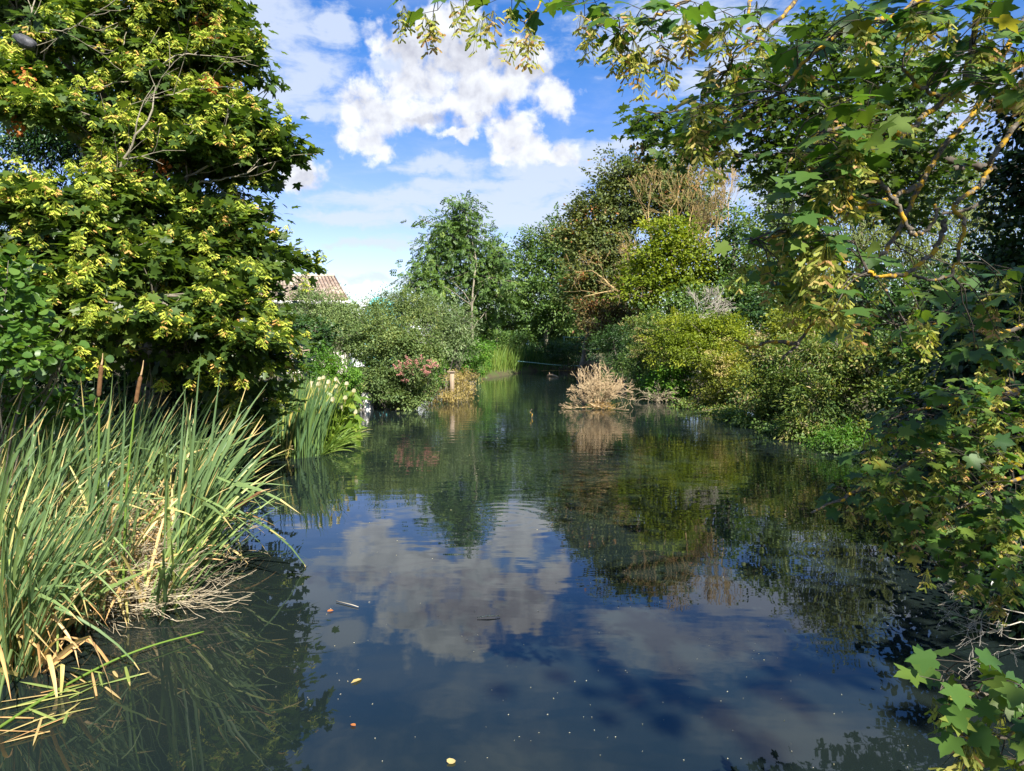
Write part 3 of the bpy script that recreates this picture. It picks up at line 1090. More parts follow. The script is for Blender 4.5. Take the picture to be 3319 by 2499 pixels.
tree('birch_tree', 'thin pale-barked tree seen between the ash and the alder', 'tree', foot_at(1098, 64),
     [(1095, 620, 30, 40, 64), (1105, 670, 36, 36, 64), (1085, 700, 40, 30, 64)],
     DIAM, 'pale', .22, 2.0, 22, .34, .13, 'bark_pale', twig_r=.014, crown_kw=FARK)
tree('russet_tree', 'large tree with browning leaf tufts rising above the right bank', 'tree', foot_at(1330, 46),
     [(1345, 385, 48, 50, 46), (1415, 390, 60, 55, 46), (1310, 440, 48, 46, 46), (1265, 470, 36, 36, 46, .05), (1380, 460, 70, 60, 46, -.05), (1300, 520, 70, 52, 45.5), (1240, 520, 46, 40, 46, .1),
      (1330, 590, 70, 54, 45.5, .05), (1260, 590, 50, 50, 45, .08), (1460, 400, 50, 60, 47), (1500, 470, 60, 70, 47, -.1), (1280, 640, 60, 40, 45)],
     DIAM, 'russet', .22, 3.2, 40, .33, .3, 'bark', twig_r=.014, crown_kw=dict(core=.25, shell=(.5, 1.12)))
tree('yellow_green_tree', 'bright yellow-green tree below the dead branches on the right', 'tree', foot_at(1450, 38),
     [(1445, 510, 60, 40, 38, .1), (1480, 560, 66, 50, 38, .05), (1420, 560, 56, 46, 38), (1380, 600, 44, 36, 38, -.1), (1470, 620, 80, 44, 38, -.12), (1535, 600, 44, 52, 38.5, -.1), (1400, 640, 60, 40, 37.5, -.25)],
     OVAL, 'lime', .17, 3.2, 34, .27, .18, 'bark', twig_r=.012, crown_kw=dict(core=.25, shell=(.55, 1.1)))
tree('ivy_tree', 'narrow ivy-covered tree beside the ochre dead branches', 'tree', foot_at(1590, 37),
     [(1585, 500, 28, 50, 37), (1590, 570, 40, 60, 37), (1580, 640, 55, 50, 36.5, -.05), (1620, 610, 40, 60, 37, -.1)],
     OVAL, 'mid', .15, 3.2, 34, .26, .2, 'bark', twig_r=.012, crown_kw=dict(core=.3))
tree('grey_poplar', 'tall grey-green tree beyond the overhanging sycamore branches', 'tree', foot_at(1690, 42),
     [(1660, 400, 60, 46, 42, -.1), (1690, 470, 70, 55, 42), (1650, 520, 50, 60, 41, -.05), (1720, 540, 70, 56, 42), (1680, 610, 80, 50, 41, -.1), (1760, 610, 60, 50, 41.5)],
     OVAL, 'olive', .18, 2.4, 30, .32, .24, 'bark', twig_r=.012, crown_kw=dict(core=.2, shell=(.45, 1.12)))
tree('weeping_willow', 'pale feathery willow seen through the right foreground branches', 'tree', foot_at(1850, 44),
     [(1790, 330, 70, 70, 44), (1860, 300, 80, 90, 44), (1930, 380, 80, 80, 44), (1830, 430, 80, 70, 44), (1960, 480, 80, 60, 44), (1860, 530, 90, 60, 43), (2060, 400, 80, 90, 45), (2120, 490, 80, 70, 45), (2010, 570, 90, 60, 43)],
     LANCE, 'pale', .30, 1.5, 30, .42, .3, 'bark', twig_r=.016, crown_kw=dict(core=.12, shell=(.4, 1.12), droop=.9, flat=1.0))
tree('hawthorn_tree', 'dense dark hawthorn filling the gap behind the bramble bank', 'tree', foot_at(1800, 33),
     [(1700, 640, 60, 50, 33), (1770, 650, 66, 56, 33), (1850, 640, 70, 60, 33), (1930, 650, 70, 60, 33), (1640, 680, 50, 40, 33), (2020, 640, 70, 70, 33), (2110, 620, 70, 80, 33), (2190, 640, 60, 90, 33)],
     OVAL, 'dark', .16, 3.0, 32, .28, .2, 'bark_dark', twig_r=.01, crown_kw=dict(core=.3))
tree('copper_plum', 'dark copper-leaved tree leaning over the water at the far right bank', 'tree', foot_at(1258, 44),
     [(1300, 700, 52, 34, 42), (1345, 680, 46, 36, 42), (1275, 665, 36, 26, 42.5, .12), (1320, 740, 40, 26, 42, -.1)],
     OVAL, 'copper', .16, 3.2, 30, .27, .2, 'bark', twig_r=.012, crown_kw=dict(core=.3))
tree('sunlit_maple', 'light green tree glowing at the pond end beneath the alder', 'tree', foot_at(1100, 66),
     [(1090, 705, 50, 26, 66, .1), (1130, 715, 36, 24, 66, .15), (1060, 700, 34, 26, 64)],
     OVAL, 'fresh', .2, 2.6, 28, .34, .14, 'bark', twig_r=.014)


def dead_tree(name, label, base, tops, mat, r, depth=4, L=1.5, up=.09, spread=.34):
    T = thing(name, label, 'dead tree', base)
    tb = Bag()
    segs = []
    for q in tops:
        pa = smooth_path(wiggle(base - [0, 0, .2], q, 6, .06), 3)
        tb.tube(pa, np.linspace(r, r * .35, len(pa)), 7)
        for i in (6, 9, 11, 13, 15):
            i = min(i, len(pa) - 1)
            d = unit(q - base) * 1.0 + rng.normal(0, .28, 3)
            grow(pa[i], d, L * rng.uniform(.7, 1.1), r * .34, depth, segs, spread, .76, (2, 3), up)
    tb.obj('trunk', M_[mat], T, True)
    b = Bag(); segs_to(b, segs, 3, .007)
    b.obj('branch', M_[mat], T)
    return T


dead_tree('dead_tree', 'leafless grey-ochre dead tree standing above the yellow-green tree', foot_at(1440, 41), [P(1400, 470, 41), P(1445, 455, 41), P(1490, 470, 41), P(1530, 500, 41)], 'ochre', .10, 4, 1.35)
dead_tree('dead_poplar', 'slim orange-barked dead tree with upright twigs beside the grey poplar', foot_at(1560, 40), [P(1548, 455, 40), P(1572, 440, 40)], 'ochre', .09, 4, 1.25, .2, .2)
# bare boughs reaching out over the copper tree
T = thing('fallen_tree', 'bare ochre bough reaching out over the water from the right bank', 'dead branch', foot_at(1420, 39))
b = Bag(); segs = []
for pts in ([(1420, 690, 39), (1390, 640, 38.5), (1330, 628, 38), (1262, 640, 37.5)], [(1425, 690, 39), (1410, 650, 38.5), (1385, 620, 38), (1352, 600, 38)],
            [(1330, 628, 38), (1300, 600, 38), (1280, 585, 38)], [(1410, 660, 38.5), (1370, 668, 38), (1350, 665, 38)]):
    pa = smooth_path(ppx(pts), 5, .02)
    b.tube(pa, np.linspace(.075, .02, len(pa)), 6)
    for i in range(4, len(pa), 3):
        grow(pa[i], unit(pa[i] - pa[i - 1]) + rng.normal(0, .5, 3), .9, .018, 2, segs, .5, .7)
segs_to(b, segs, 3, .007)
b.obj('branch', M_['ochre'], T)

# ------------------------------------------------------------------ left bank shrubs
shrub('willow_bush', 'pale grey-green willow bush in front of the tiled house roof', [(690, 675, 58, 46, 29), (735, 690, 46, 50, 29, .1), (650, 665, 46, 40, 29.5), (705, 730, 60, 40, 28)],
      LANCE, 'willow', .125, 7, 40, .2, foot_at(700, 29))
shrub('elder_bush', 'mid green elder hiding the cream house wall', [(735, 735, 44, 50, 33), (690, 720, 50, 50, 33.5), (770, 720, 40, 44, 33), (640, 720, 50, 50, 34)], OVAL, 'willow', .14, 6, 38, .2, foot_at(735, 33))
shrub('dark_laurel_bush', 'dark glossy rounded bush at the foot of the pale willow bush', [(655, 715, 44, 40, 26), (690, 735, 44, 34, 26.5), (625, 740, 30, 30, 26)],
      OVAL, 'dark', .11, 8, 36, .16, foot_at(660, 26))
shrub('euonymus_bush', 'small yellow variegated bush peeping out right of the left sycamore', [(597, 748, 28, 20, 20), (575, 760, 22, 18, 20)],
      OVAL, 'yellow', .08, 16, 30, .1, foot_at(595, 20))
shrub('box_bush', 'bright green small-leaved bush behind the arum lilies', [(720, 805, 56, 44, 20.5, .1), (680, 800, 44, 36, 20), (745, 845, 36, 32, 20.5), (700, 850, 50, 34, 20, -.05)],
      OVAL, 'fresh', .052, 24, 48, .10, foot_at(715, 20.5), twig_r=.004)
shrub('sallow_bush', 'big grey-green sallow bush overhanging the left waterline', [(860, 760, 78, 66, 25), (810, 740, 56, 60, 25.5), (895, 775, 48, 56, 25), (865, 830, 70, 44, 24.5, -.1), (820, 820, 44, 46, 24.5, -.1), (905, 835, 40, 34, 25, -.05), (800, 850, 34, 30, 25.4, -.1), (772, 858, 24, 20, 25.4, -.1)],
      OVAL, 'olive', .070, 12, 66, .15, foot_at(865, 25), stems=9)
shrub('sallow_bush', 'looser olive sallow behind, level with the turquoise marquee', [(800, 690, 56, 36, 30), (850, 690, 60, 40, 31), (905, 690, 50, 42, 31), (835, 655, 40, 22, 31), (880, 655, 40, 22, 31)],
      LANCE, 'olive', .12, 7.5, 46, .2, foot_at(850, 30), crown_kw=dict(core=.1, shell=(.5, 1.2)))
shrub('silver_willow', 'silvery willow shrub at the foot of the tall ash', [(945, 690, 50, 44, 33), (985, 700, 44, 36, 33), (960, 735, 60, 36, 33), (920, 680, 30, 30, 33), (1000, 740, 34, 26, 33)],
      LANCE, 'silver', .14, 6, 38, .2, foot_at(955, 33))
shrub('nettle_bed', 'bright green nettles between the silver willow and the reeds', [(1000, 760, 46, 30, 37, .1), (1035, 760, 34, 24, 39), (960, 785, 36, 32, 34), (1010, 790, 40, 24, 38), (935, 800, 26, 28, 32)],
      OVAL, 'fresh', .09, 10, 36, .14, foot_at(1005, 37), cat='nettles')
shrub('withered_bush', 'straw-coloured withered sprawl along the left waterline beside the post', [(985, 830, 34, 22, 28), (960, 858, 40, 14, 27), (1000, 846, 30, 12, 29), (1005, 815, 24, 14, 30)],
      LANCE, 'straw', .085, 14, 40, .13, foot_at(975, 28), crown_kw=dict(zmin=.02))
# pink flower heads over the sallow
T = thing('buddleia', 'buddleia with dusty pink flower spikes growing through the sallow bush', 'shrub', foot_at(900, 24))
b = Bag(); fl = []
for i in range(26):
    q = P(rng.normal(898, 26), rng.normal(795, 12), 23.55)
    fl.append(q)
    b.sticks([q + [0, .5, -.4]], [q], .006, .003, 4, .5, [[rng.normal(0, .05), 0, .05]])
b.obj('stem', M_['bark'], T)
for q in fl:
    b = Bag(); n = 60
    t = rng.random(n)
    d = unit(np.array([rng.normal(0, .6), -.3, rng.normal(.4, .4)]))
    pos = q + d * t[:, None] * .24 + rng.normal(size=(n, 3)) * (.035 * (1.1 - t))[:, None]
    b.scatter(DIAM, pos, rng.normal(size=(n, 3)) + d, rng.normal(size=(n, 3)) + [0, -1, .6], .04, rng.random(n))
    b.obj('flower_spike', M_['pinkfl'], T)
crown_b = Bag()
crown(crown_b, [(P(898, 800, 23.6), np.array([.5, .3, .3]), 0)], LANCE, .11, 12, 24, .12, world=True)
crown_b.obj('foliage', M_['olive'], T)
shrub('bramble_bush', 'dark bramble tangle hanging to the water left of the whitewashed post', [(838, 858, 36, 20, 24, -.1), (890, 866, 44, 16, 24.3, -.1)], OVAL, 'olive', .08, 14, 34, .12, foot_at(850, 24.6))
shrub('guelder_bush', 'mid green bush filling the bank under the alder', [(1080, 735, 34, 22, 56), (1120, 738, 30, 22, 58, -.15), (1040, 730, 30, 24, 50), (1215, 725, 46, 34, 62, -.2), (1160, 720, 40, 26, 64, -.1)], OVAL, 'mid', .16, 4.5, 36, .26, foot_at(1090, 56))
shrub('blackthorn_bush', 'near-black bush overhanging the low wall at the pond end', [(1222, 770, 40, 26, 54), (1195, 760, 30, 24, 55), (1255, 755, 34, 24, 57)], OVAL, 'dark', .12, 7, 34, .2, foot_at(1220, 55.5))
shrub('yew_bush', 'dark drooping bush behind the bare brushwood in the water', [(1315, 755, 40, 34, 38), (1345, 740, 40, 40, 37), (1370, 775, 36, 40, 36), (1335, 790, 34, 26, 37)], LANCE, 'dark', .13, 8, 36, .18, foot_at(1345, 37))

# ------------------------------------------------------------------ right bank shrubs
BRAM = shrub('bramble_mound', 'broad greyish bramble mound with faded flowers on the right bank', [(1430, 735, 66, 44, 31), (1400, 775, 46, 44, 30.5, .05), (1470, 705, 66, 26, 31, .1), (1390, 715, 40, 30, 32)],
      OVAL, 'bramble', .080, 9, 60, .15, foot_at(1430, 31.5))
shrub('dogwood_bush', 'rounded sunlit yellow-green bush crowning the right bank', [(1500, 720, 76, 36, 28, .1), (1560, 730, 60, 40, 27.5, .05), (1470, 755, 60, 40, 28, -.05), (1520, 770, 66, 40, 27)],
      OVAL, 'lime', .080, 10, 62, .15, foot_at(1520, 28))
shrub('laurel_bush', 'glossy green bush standing at the water behind the brushwood', [(1455, 815, 46, 30, 28, .15), (1450, 845, 44, 22, 28, -.1), (1415, 830, 26, 34, 29)], OVAL, 'fresh', .10, 10, 42, .15, foot_at(1455, 28.6))
ROSE = shrub('rosehip_bush', 'yellowing bush spotted with pale flowers along the right waterline', [(1570, 790, 50, 46, 24.5), (1545, 840, 40, 44, 25, -.05), (1600, 840, 50, 46, 23.5), (1560, 870, 36, 22, 24.5, -.15)], OVAL, 'yellow', .070, 12, 60, .14, foot_at(1575, 25))
shrub('spindle_bush', 'young yellow sapling bush lit behind the overhanging bough', [(1720, 700, 56, 34, 24), (1680, 730, 50, 34, 24), (1760, 720, 46, 40, 24)], OVAL, 'yellow', .10, 10, 36, .16, foot_at(1715, 24.5))
shrub('elder_bush', 'large leafy elder on the right bank, half in shade', [(1690, 780, 76, 56, 20, .18), (1650, 850, 66, 50, 20, .1), (1720, 850, 66, 56, 19.5, .08), (1660, 905, 56, 36, 19.5, -.1)], OVAL, 'bramble', .070, 12, 66, .14, foot_at(1690, 21))
shrub('osier_bush', 'shaded narrow-leaved bush above the right waterline', [(1790, 780, 76, 62, 17.5, .15), (1850, 840, 66, 60, 17, .05), (1780, 880, 66, 50, 17, .15), (1750, 925, 66, 30, 16.8, .15), (1850, 925, 66, 30, 16.2)], LANCE, 'bramble', .115, 14, 44, .14, foot_at(1810, 18))
shrub('hazel_bush', 'shaded bush rising right of the osier beneath the sycamore', [(1890, 770, 66, 56, 17), (1960, 790, 66, 70, 16), (1930, 870, 60, 60, 15.5), (2010, 760, 66, 60, 16), (1905, 940, 56, 30, 15), (2040, 850, 60, 80, 14.5)], OVAL, 'bramble', .070, 14, 60, .14, foot_at(1950, 17))
shrub('privet_bush', 'feathery low bush touching the water on the shaded right bank', [(1850, 950, 60, 22, 15), (1790, 960, 50, 18, 15.6), (1900, 965, 50, 22, 14.6)], LANCE, 'fresh', .09, 18, 40, .12, foot_at(1850, 15.9))
shrub('sedge_bush', 'low tangled growth trailing in the water beneath the yellowing bush', [(1500, 880, 46, 18, 25), (1560, 900, 50, 18, 23), (1450, 862, 40, 14, 28)], OVAL, 'bramble', .075, 16, 40, .11, foot_at(1530, 24.5))
shrub('sedge_bush', 'low tangled growth trailing in the water beneath the shaded elder', [(1630, 930, 50, 22, 19.8), (1700, 950, 54, 22, 18.2), (1590, 915, 40, 18, 21.5), (1760, 970, 44, 18, 16.6)], OVAL, 'mid', .075, 18, 40, .11, foot_at(1680, 19.6))
shrub('sedge_bush', 'dark trailing growth along the shaded waterline under the privet', [(1830, 985, 50, 18, 14.9), (1900, 1000, 50, 22, 14.1), (1960, 1040, 50, 30, 13.0), (2010, 1090, 50, 30, 11.8)], OVAL, 'mid', .07, 20, 40, .11, foot_at(1900, 15))
shrub('willowherb_bed', 'tall weeds filling the bank between the brushwood and the bramble mound', [(1385, 800, 30, 40, 31), (1375, 830, 22, 22, 30), (1400, 845, 26, 16, 29.5), (1350, 800, 26, 24, 36)], LANCE, 'mid', .11, 10, 40, .14, foot_at(1390, 31))
shrub('hazel_hedge', 'tall hazel hedge closing the view behind the right bank', [(x, y, 60, 50, 36) for x, y in ((1560, 680), (1620, 660), (1690, 680), (1760, 690), (1840, 690), (1920, 690), (2000, 690), (2090, 690), (2180, 690), (1480, 680))], OVAL, 'mid', .16, 4, 36, .24, foot_at(1700, 37), cat='hedge')
# grey dead shrub on the mound
T = thing('dead_shrub', 'pale grey leafless shrub standing above the bramble mound', 'dead shrub', foot_at(1510, 31))
b = Bag(); segs = []
for i in range(9):
    grow(P(1512, 690, 30), [rng.normal(0, .75), rng.normal(0, .4), rng.uniform(.25, 1)], .62, .014, 3, segs, .42, .74)
segs.append((foot_at(1512, 30.4), P(1512, 690, 30), .05, .03))
segs_to(b, segs, 3, .0065)
b.obj('branch', M_['greydead'], T)

# faded flower heads on two of the right bank bushes
for own, cx, cyy, sx, sy, Y, n in ((BRAM[0], 1405, 745, 30, 28, 30.0, 26), (ROSE[0], 1555, 800, 22, 24, 23.9, 16)):
    for i in range(n):
        q = P(rng.normal(cx, sx), rng.normal(cyy, sy), Y - .35)
        b = Bag(); k = 24
        b.scatter(DIAM, q + rng.normal(size=(k, 3)) * [.12, .06, .035], rng.normal(size=(k, 3)), rng.normal(size=(k, 3)) + [0, -1, 1], .045, rng.uniform(.4, 1, k))
        b.sticks([q + [0, .0, -.02]], [q + [0, .5, -.35]], .005, .005, 3)
        b.obj('flower_head', M_['straw'], own)

# ------------------------------------------------------------------ left sycamore and its neighbours
SEEDS_Y = [samara(i, 13, .12).mesh('seed_cluster', M_['seed_y']) for i in range(5)]
SEEDS_P = [samara(20 + i, 13, .17).mesh('seed_cluster', M_['seed_p']) for i in range(6)]


def seed_parts(T, pts, meshes, n_part, scale=1.0, mat=None):
    """nearest bunches become parts, the rest one mesh"""
    o = np.argsort(np.linalg.norm(pts - np.array([0, 0, CAMZ]), axis=1))
    for j, i in enumerate(o[:n_part]):
        me = meshes[int(rng.integers(len(meshes)))]
        link_obj('seed_cluster', me, T, pts[i] - np.array(T.location), (rng.normal(0, .25), rng.normal(0, .25), rng.uniform(0, 6.28)), scale * rng.uniform(.8, 1.2))
    rest = o[n_part:]
    if len(rest) == 0:
        return
    bag = Bag()
    srcs = []
    for me in meshes:
        co = np.zeros(len(me.vertices) * 3, np.float32); me.vertices.foreach_get('co', co)
        lp = np.zeros(len(me.loops), np.int32); me.loops.foreach_get('vertex_index', lp)
        ct = np.zeros(len(me.polygons), np.int32); me.polygons.foreach_get('loop_total', ct)
        ti = np.zeros(len(me.polygons), np.float32); me.attributes['tint'].data.foreach_get('value', ti)
        srcs.append((co.reshape(-1, 3), lp, ct, ti))
    for i in rest:
        co, lp, ct, ti = srcs[int(rng.integers(len(srcs)))]
        a = rng.uniform(0, 6.28); c, s_ = math.cos(a), math.sin(a)
        R = np.array([[c, s_, 0], [-s_, c, 0], [0, 0, 1]]) * scale * rng.uniform(.8, 1.2)
        bag.add(co @ R + pts[i], lp, ct, np.clip(ti + rng.normal(0, .15), 0, 1))
    o2 = bag.obj('seed_mass', mat, T)
    o2['kind'] = 'stuff'


LB = [  # x, y, rx, ry, depth
    (40, 30, 110, 80, 10), (330, 60, 150, 85, 10.8), (400, 40, 50, 54, 11), (400, 150, 90, 70, 10.6), (425, 195, 46, 46, 10.4), (70, 190, 110, 60, 9.6, .1), (140, 240, 90, 60, 9.4),
    (470, 285, 100, 62, 10.2), (515, 280, 76, 42, 10.6), (556, 312, 46, 32, 10.8), (400, 340, 90, 60, 10), (480, 345, 76, 32, 10.4), (300, 300, 60, 50, 10.4, .1),
    (70, 460, 120, 62, 8.8), (200, 470, 100, 60, 9.0), (300, 450, 70, 50, 9.6), (480, 468, 50, 38, 10.6), (545, 525, 50, 40, 10.8), (470, 525, 90, 52, 10.2), (578, 575, 46, 34, 11),
    (400, 570, 110, 60, 9.8), (220, 560, 140, 66, 8.8), (90, 560, 100, 66, 8.6), (330, 640, 120, 60, 9.0), (160, 660, 120, 55, 8.4), (480, 640, 100, 66, 10), (560, 650, 44, 46, 11.2, -.15),
    (400, 720, 120, 52, 9.4), (540, 730, 80, 60, 10.6), (552, 785, 40, 46, 11), (500, 800, 70, 40, 10.6), (540, 888, 42, 28, 11.2), (560, 850, 30, 30, 11.2), (360, 760, 60, 30, 9.8)]
syc_foot = np.array([P(330, 700, 12.5)[0], 12.5, gh(P(330, 700, 12.5)[0], 12.5)])
SYC, cc, oo = tree('sycamore_tree', 'great sycamore on the left bank hung with yellow bunches of winged seeds', 'tree', syc_foot, LB, MAPLE, 'syc', .122, 24, 18, .15, .26, 'bark',
                   top=P(330, 40, 12), twigs=.6, crown_name='crown',
                   crown_kw=dict(core=.12, shell=(.6, 1.12), droop=.25, up=1.0, flat=.45, shoots=0.0, pad=11),
                   trunk_pts=[syc_foot - [0, 0, .3], P(325, 780, 12.4), P(310, 640, 12.2), P(300, 480, 12), P(310, 300, 11.8), P(325, 150, 11.6), P(330, 20, 11.5)], twig_r=.008)
view = unit(np.array([0, 0, CAMZ]) - cc)
sunv = np.array([math.sin(SUN_AZ) * math.cos(SUN_EL), math.cos(SUN_AZ) * math.cos(SUN_EL), math.sin(SUN_EL)])
patch = np.sin(cc[:, 0] * 2.3 + 1) + np.sin(cc[:, 2] * 2.6 + cc[:, 0]) + np.sin(cc[:, 1] * 2.1)
face = (oo * view).sum(1) + (oo * sunv).sum(1) * .9 + patch * .42 + rng.normal(0, .2, len(cc))
pick = np.argsort(-face)[:int(len(cc) * .46)]
sp = np.repeat(cc[pick], 2, 0) + np.repeat(oo[pick], 2, 0) * .17 + rng.normal(0, .09, (len(pick) * 2, 3)) + [0, -.04, .06]
seed_parts(SYC, sp, SEEDS_Y, 90, 1.25, M_['seed_y'])
# brown withered bunches
for (x, y, Y) in ((650 / 1.0 * .71, 195, 10.0), (452, 186, 9.9), (437, 55, 10.2), (456, 60, 10.3), (440, 84, 10.2), (430, 216, 10), (300, 385, 9.6), (52, 168, 9.0), (40, 275, 9.2), (352, 360, 9.8)):
    b = Bag(); k = 40
    q = P(x, y, Y)
    b.scatter(OVAL, q + rng.normal(size=(k, 3)) * [.05, .05, .06], rng.normal(size=(k, 3)) + [0, 0, -.6], rng.normal(size=(k, 3)), .06, rng.random(k))
    b.obj('withered_bunch', M_['brown_leaf'], SYC)
# bare and leafy limbs that show in the gaps
b = Bag()
for pts, r in (([(300, 610, 9.6), (262, 470, 9.4), (250, 400, 9.2), (275, 330, 9.1), (330, 240, 9.2)], .045),
               ([(350, 415, 10.2), (420, 375, 9.9), (465, 350, 9.8), (490, 320, 9.8)], .035), ([(395, 400, 10), (450, 392, 9.9), (520, 380, 10), (580, 350, 10.2)], .025),
               ([(250, 570, 9), (290, 630, 8.8), (305, 660, 8.8)], .03), ([(205, 655, 8.6), (260, 668, 8.6), (285, 690, 8.7)], .03),
               ([(255, 235, 10), (300, 180, 9.9), (365, 130, 9.8), (430, 110, 9.8)], .03), ([(250, 255, 10), (330, 215, 9.7), (400, 195, 9.8), (450, 180, 9.8)], .022),
               ([(240, 180, 10), (262, 120, 9.9), (270, 70, 10)], .02), ([(190, 388, 9.6), (222, 330, 9.4), (250, 296, 9.4)], .014), ([(182, 368, 9.6), (200, 385, 9.5)], .01),
               ([(180, 192, 9.8), (245, 182, 9.7), (300, 170, 9.8)], .018), ([(260, 765, 9.4), (300, 752, 9.2), (330, 760, 9.3)], .03), ([(0, 340, 9), (60, 365, 9), (110, 400, 9.2)], .02),
               ([(25, 120, 9.4), (60, 60, 9.3), (75, 0, 9.4)], .03), ([(85, 70, 9.2), (130, 68, 9.2), (165, 58, 9.2), (178, 45, 9.2)], .015)):
    pa = smooth_path(ppx(pts), 5, .012)
    b.tube(pa, np.linspace(r * .55, r * .25, len(pa)), 6)
    sg = []
    for i in range(5, len(pa), 3):
        grow(pa[i], unit(pa[i] - pa[i - 1]) + rng.normal(0, .5, 3), .45, r * .22, 1, sg, .4, .8, (1, 2), .05)
    segs_to(b, sg, 4, .003)
b.obj('bare_limb', M_['bark_pale'], SYC, True)

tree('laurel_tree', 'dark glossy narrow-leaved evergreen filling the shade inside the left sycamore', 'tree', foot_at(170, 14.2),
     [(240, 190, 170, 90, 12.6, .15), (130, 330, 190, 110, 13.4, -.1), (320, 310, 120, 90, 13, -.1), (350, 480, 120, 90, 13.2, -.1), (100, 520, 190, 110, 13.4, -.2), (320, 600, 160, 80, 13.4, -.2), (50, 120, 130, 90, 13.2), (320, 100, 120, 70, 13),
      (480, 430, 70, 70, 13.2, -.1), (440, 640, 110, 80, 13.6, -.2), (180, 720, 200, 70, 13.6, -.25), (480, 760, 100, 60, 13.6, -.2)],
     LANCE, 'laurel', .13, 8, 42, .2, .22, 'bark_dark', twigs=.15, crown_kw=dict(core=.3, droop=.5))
shrub('round_leaf_bush', 'round-leaved hazel reaching out over the bulrushes at the left edge', [(20, 640, 70, 70, 7.2), (30, 720, 60, 40, 7.0), (60, 775, 70, 26, 6.9), (130, 775, 46, 16, 6.9), (-60, 690, 90, 100, 7.4), (15, 850, 60, 40, 7.2), (90, 900, 70, 40, 7.6, -.1)],
      ROUND, 'hazel', .085, 22, 16, .11, np.array([-6.6, 8.8, .3]), stems=4, crown_kw=dict(droop=.5, core=.1))
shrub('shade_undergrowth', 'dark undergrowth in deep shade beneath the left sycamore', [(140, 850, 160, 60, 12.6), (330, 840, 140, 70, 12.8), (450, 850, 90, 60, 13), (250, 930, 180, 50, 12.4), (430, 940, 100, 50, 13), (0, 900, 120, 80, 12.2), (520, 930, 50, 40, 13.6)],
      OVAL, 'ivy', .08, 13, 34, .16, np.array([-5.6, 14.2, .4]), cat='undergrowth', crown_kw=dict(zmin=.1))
b = Bag()
q = P(57, 92, 9.0)
V, FS = [], []
for i in range(7):
    t = i / 6 * math.pi
    for j in range(10):
        a = j / 10 * 2 * math.pi
        rr = math.sin(t) * (1 + .3 * math.sin(3 * a + i) + rng.normal(0, .12)) * .85 + .02
        V.append(q + np.array([rr * math.cos(a) * .13, rr * math.sin(a) * .1, math.cos(t) * .085 - rr * math.cos(a) * .05]))
for i in range(6):
    for j in range(10):
        p0 = i * 10
        FS.append([p0 + j, p0 + 10 + j, p0 + 10 + (j + 1) % 10, p0 + (j + 1) % 10])
b.poly(V, FS)
tag(b.obj('torn_bag', noise_mat('grey_plastic', [(.35, (.035, .036, .04)), (.7, (.10, .10, .11))], 14, .5, 4, .6), None, True), 'crumpled dark grey bag caught high in the left sycamore', 'bag')

# ------------------------------------------------------------------ left bank waterside plants
def iris_clump(name, label, px, pts_px, n, ln, mat, wid, spread_az=0.0, cat='iris', lean=(.05, .5), curve=(.1, .8), base_z=0.0, drift=0.0):
    T0 = g2(*px)
    T = thing(name, label, cat, (T0[0], T0[1], 0))
    b = Bag()
    xy = np.array([g2(*q) for q in in_poly(pts_px, n)])
    base = np.column_stack([xy, np.full(n, base_z) + .0])
    c = xy.mean(0)
    az = np.arctan2(xy[:, 1] - c[1], xy[:, 0] - c[0]) * (1 - spread_az) + rng.normal(0, .9, n) + drift
    if spread_az:
        az = rng.normal(drift, spread_az * 1.4, n)
    b.blades(base, ln * rng.uniform(.65, 1.12, n), wid * rng.uniform(.7, 1.25, n), az, rng.uniform(*lean, n), rng.uniform(*curve, n), 6, np.clip(rng.normal(.42, .2, n), 0, 1), tipbrown=.15)
    b.obj('leaf_fan', M_[mat], T)
    return T


iris_clump('iris_clump', 'tall upright clump of yellow-flag iris leaves standing in the water left of the arum lilies', (650, 985), [(585, 985), (640, 993), (695, 985), (712, 955), (690, 938), (640, 940), (600, 955)], 760, 1.45, 'iris', .036, .55, drift=.2, lean=(.02, .32), curve=(.05, .6))
iris_clump('iris_clump', 'shaded iris leaves under the drooping sycamore branch', (560, 985), [(500, 1000), (560, 990), (600, 975), (520, 960)], 260, 1.15, 'iris', .032, .7, drift=.4, lean=(.05, .5))
iris_clump('grass_tussock', 'sprawling yellow-green grass lying on the water in front of the arum lilies', (720, 975), [(690, 985), (740, 968), (750, 950), (710, 955)], 320, .8, 'reed', .018, .9, cat='grass tussock', drift=-.3, lean=(.6, 1.25), curve=(.3, .9))
A0 = G(725, 905)
T = thing('arum_lily', 'arum lily clump with cream flowers beside the iris leaves', 'arum lily', A0)
b = Bag(); n = 150
arrow = (np.array([(0, 0, 0), (.16, -.2, .03), (.3, -.16, .05), (.30, .2, .1), (.2, .6, .06), (0, 1, -.12), (-.2, .6, .06), (-.30, .2, .1), (-.3, -.16, .05), (-.16, -.2, .03), (0, .45, -.02)]),
         [[0, 1, 2, 3, 10], [10, 3, 4, 5], [10, 5, 6, 7], [0, 10, 7, 8, 9]])
q = np.array([P(rng.uniform(690, 768), rng.uniform(850, 955), rng.uniform(15.6, 17.6)) for _ in range(n)])
q = q[(q[:, 2] > .1)]
n = len(q)
b.scatter(arrow, q, rng.normal(size=(n, 3)) * .5 + [.5, -.5, -.25], rng.normal(size=(n, 3)) * .35 + [0, -.4, 1], rng.uniform(.20, .42, n), np.clip(rng.normal(.5, .25, n), 0, 1))
b.sticks(np.column_stack([q[:, 0] * .6 + A0[0] * .4, q[:, 1] + .1, np.full(n, 0)]), q, .012, .007, 4, .5)
b.obj('foliage', M_['arum'], T)
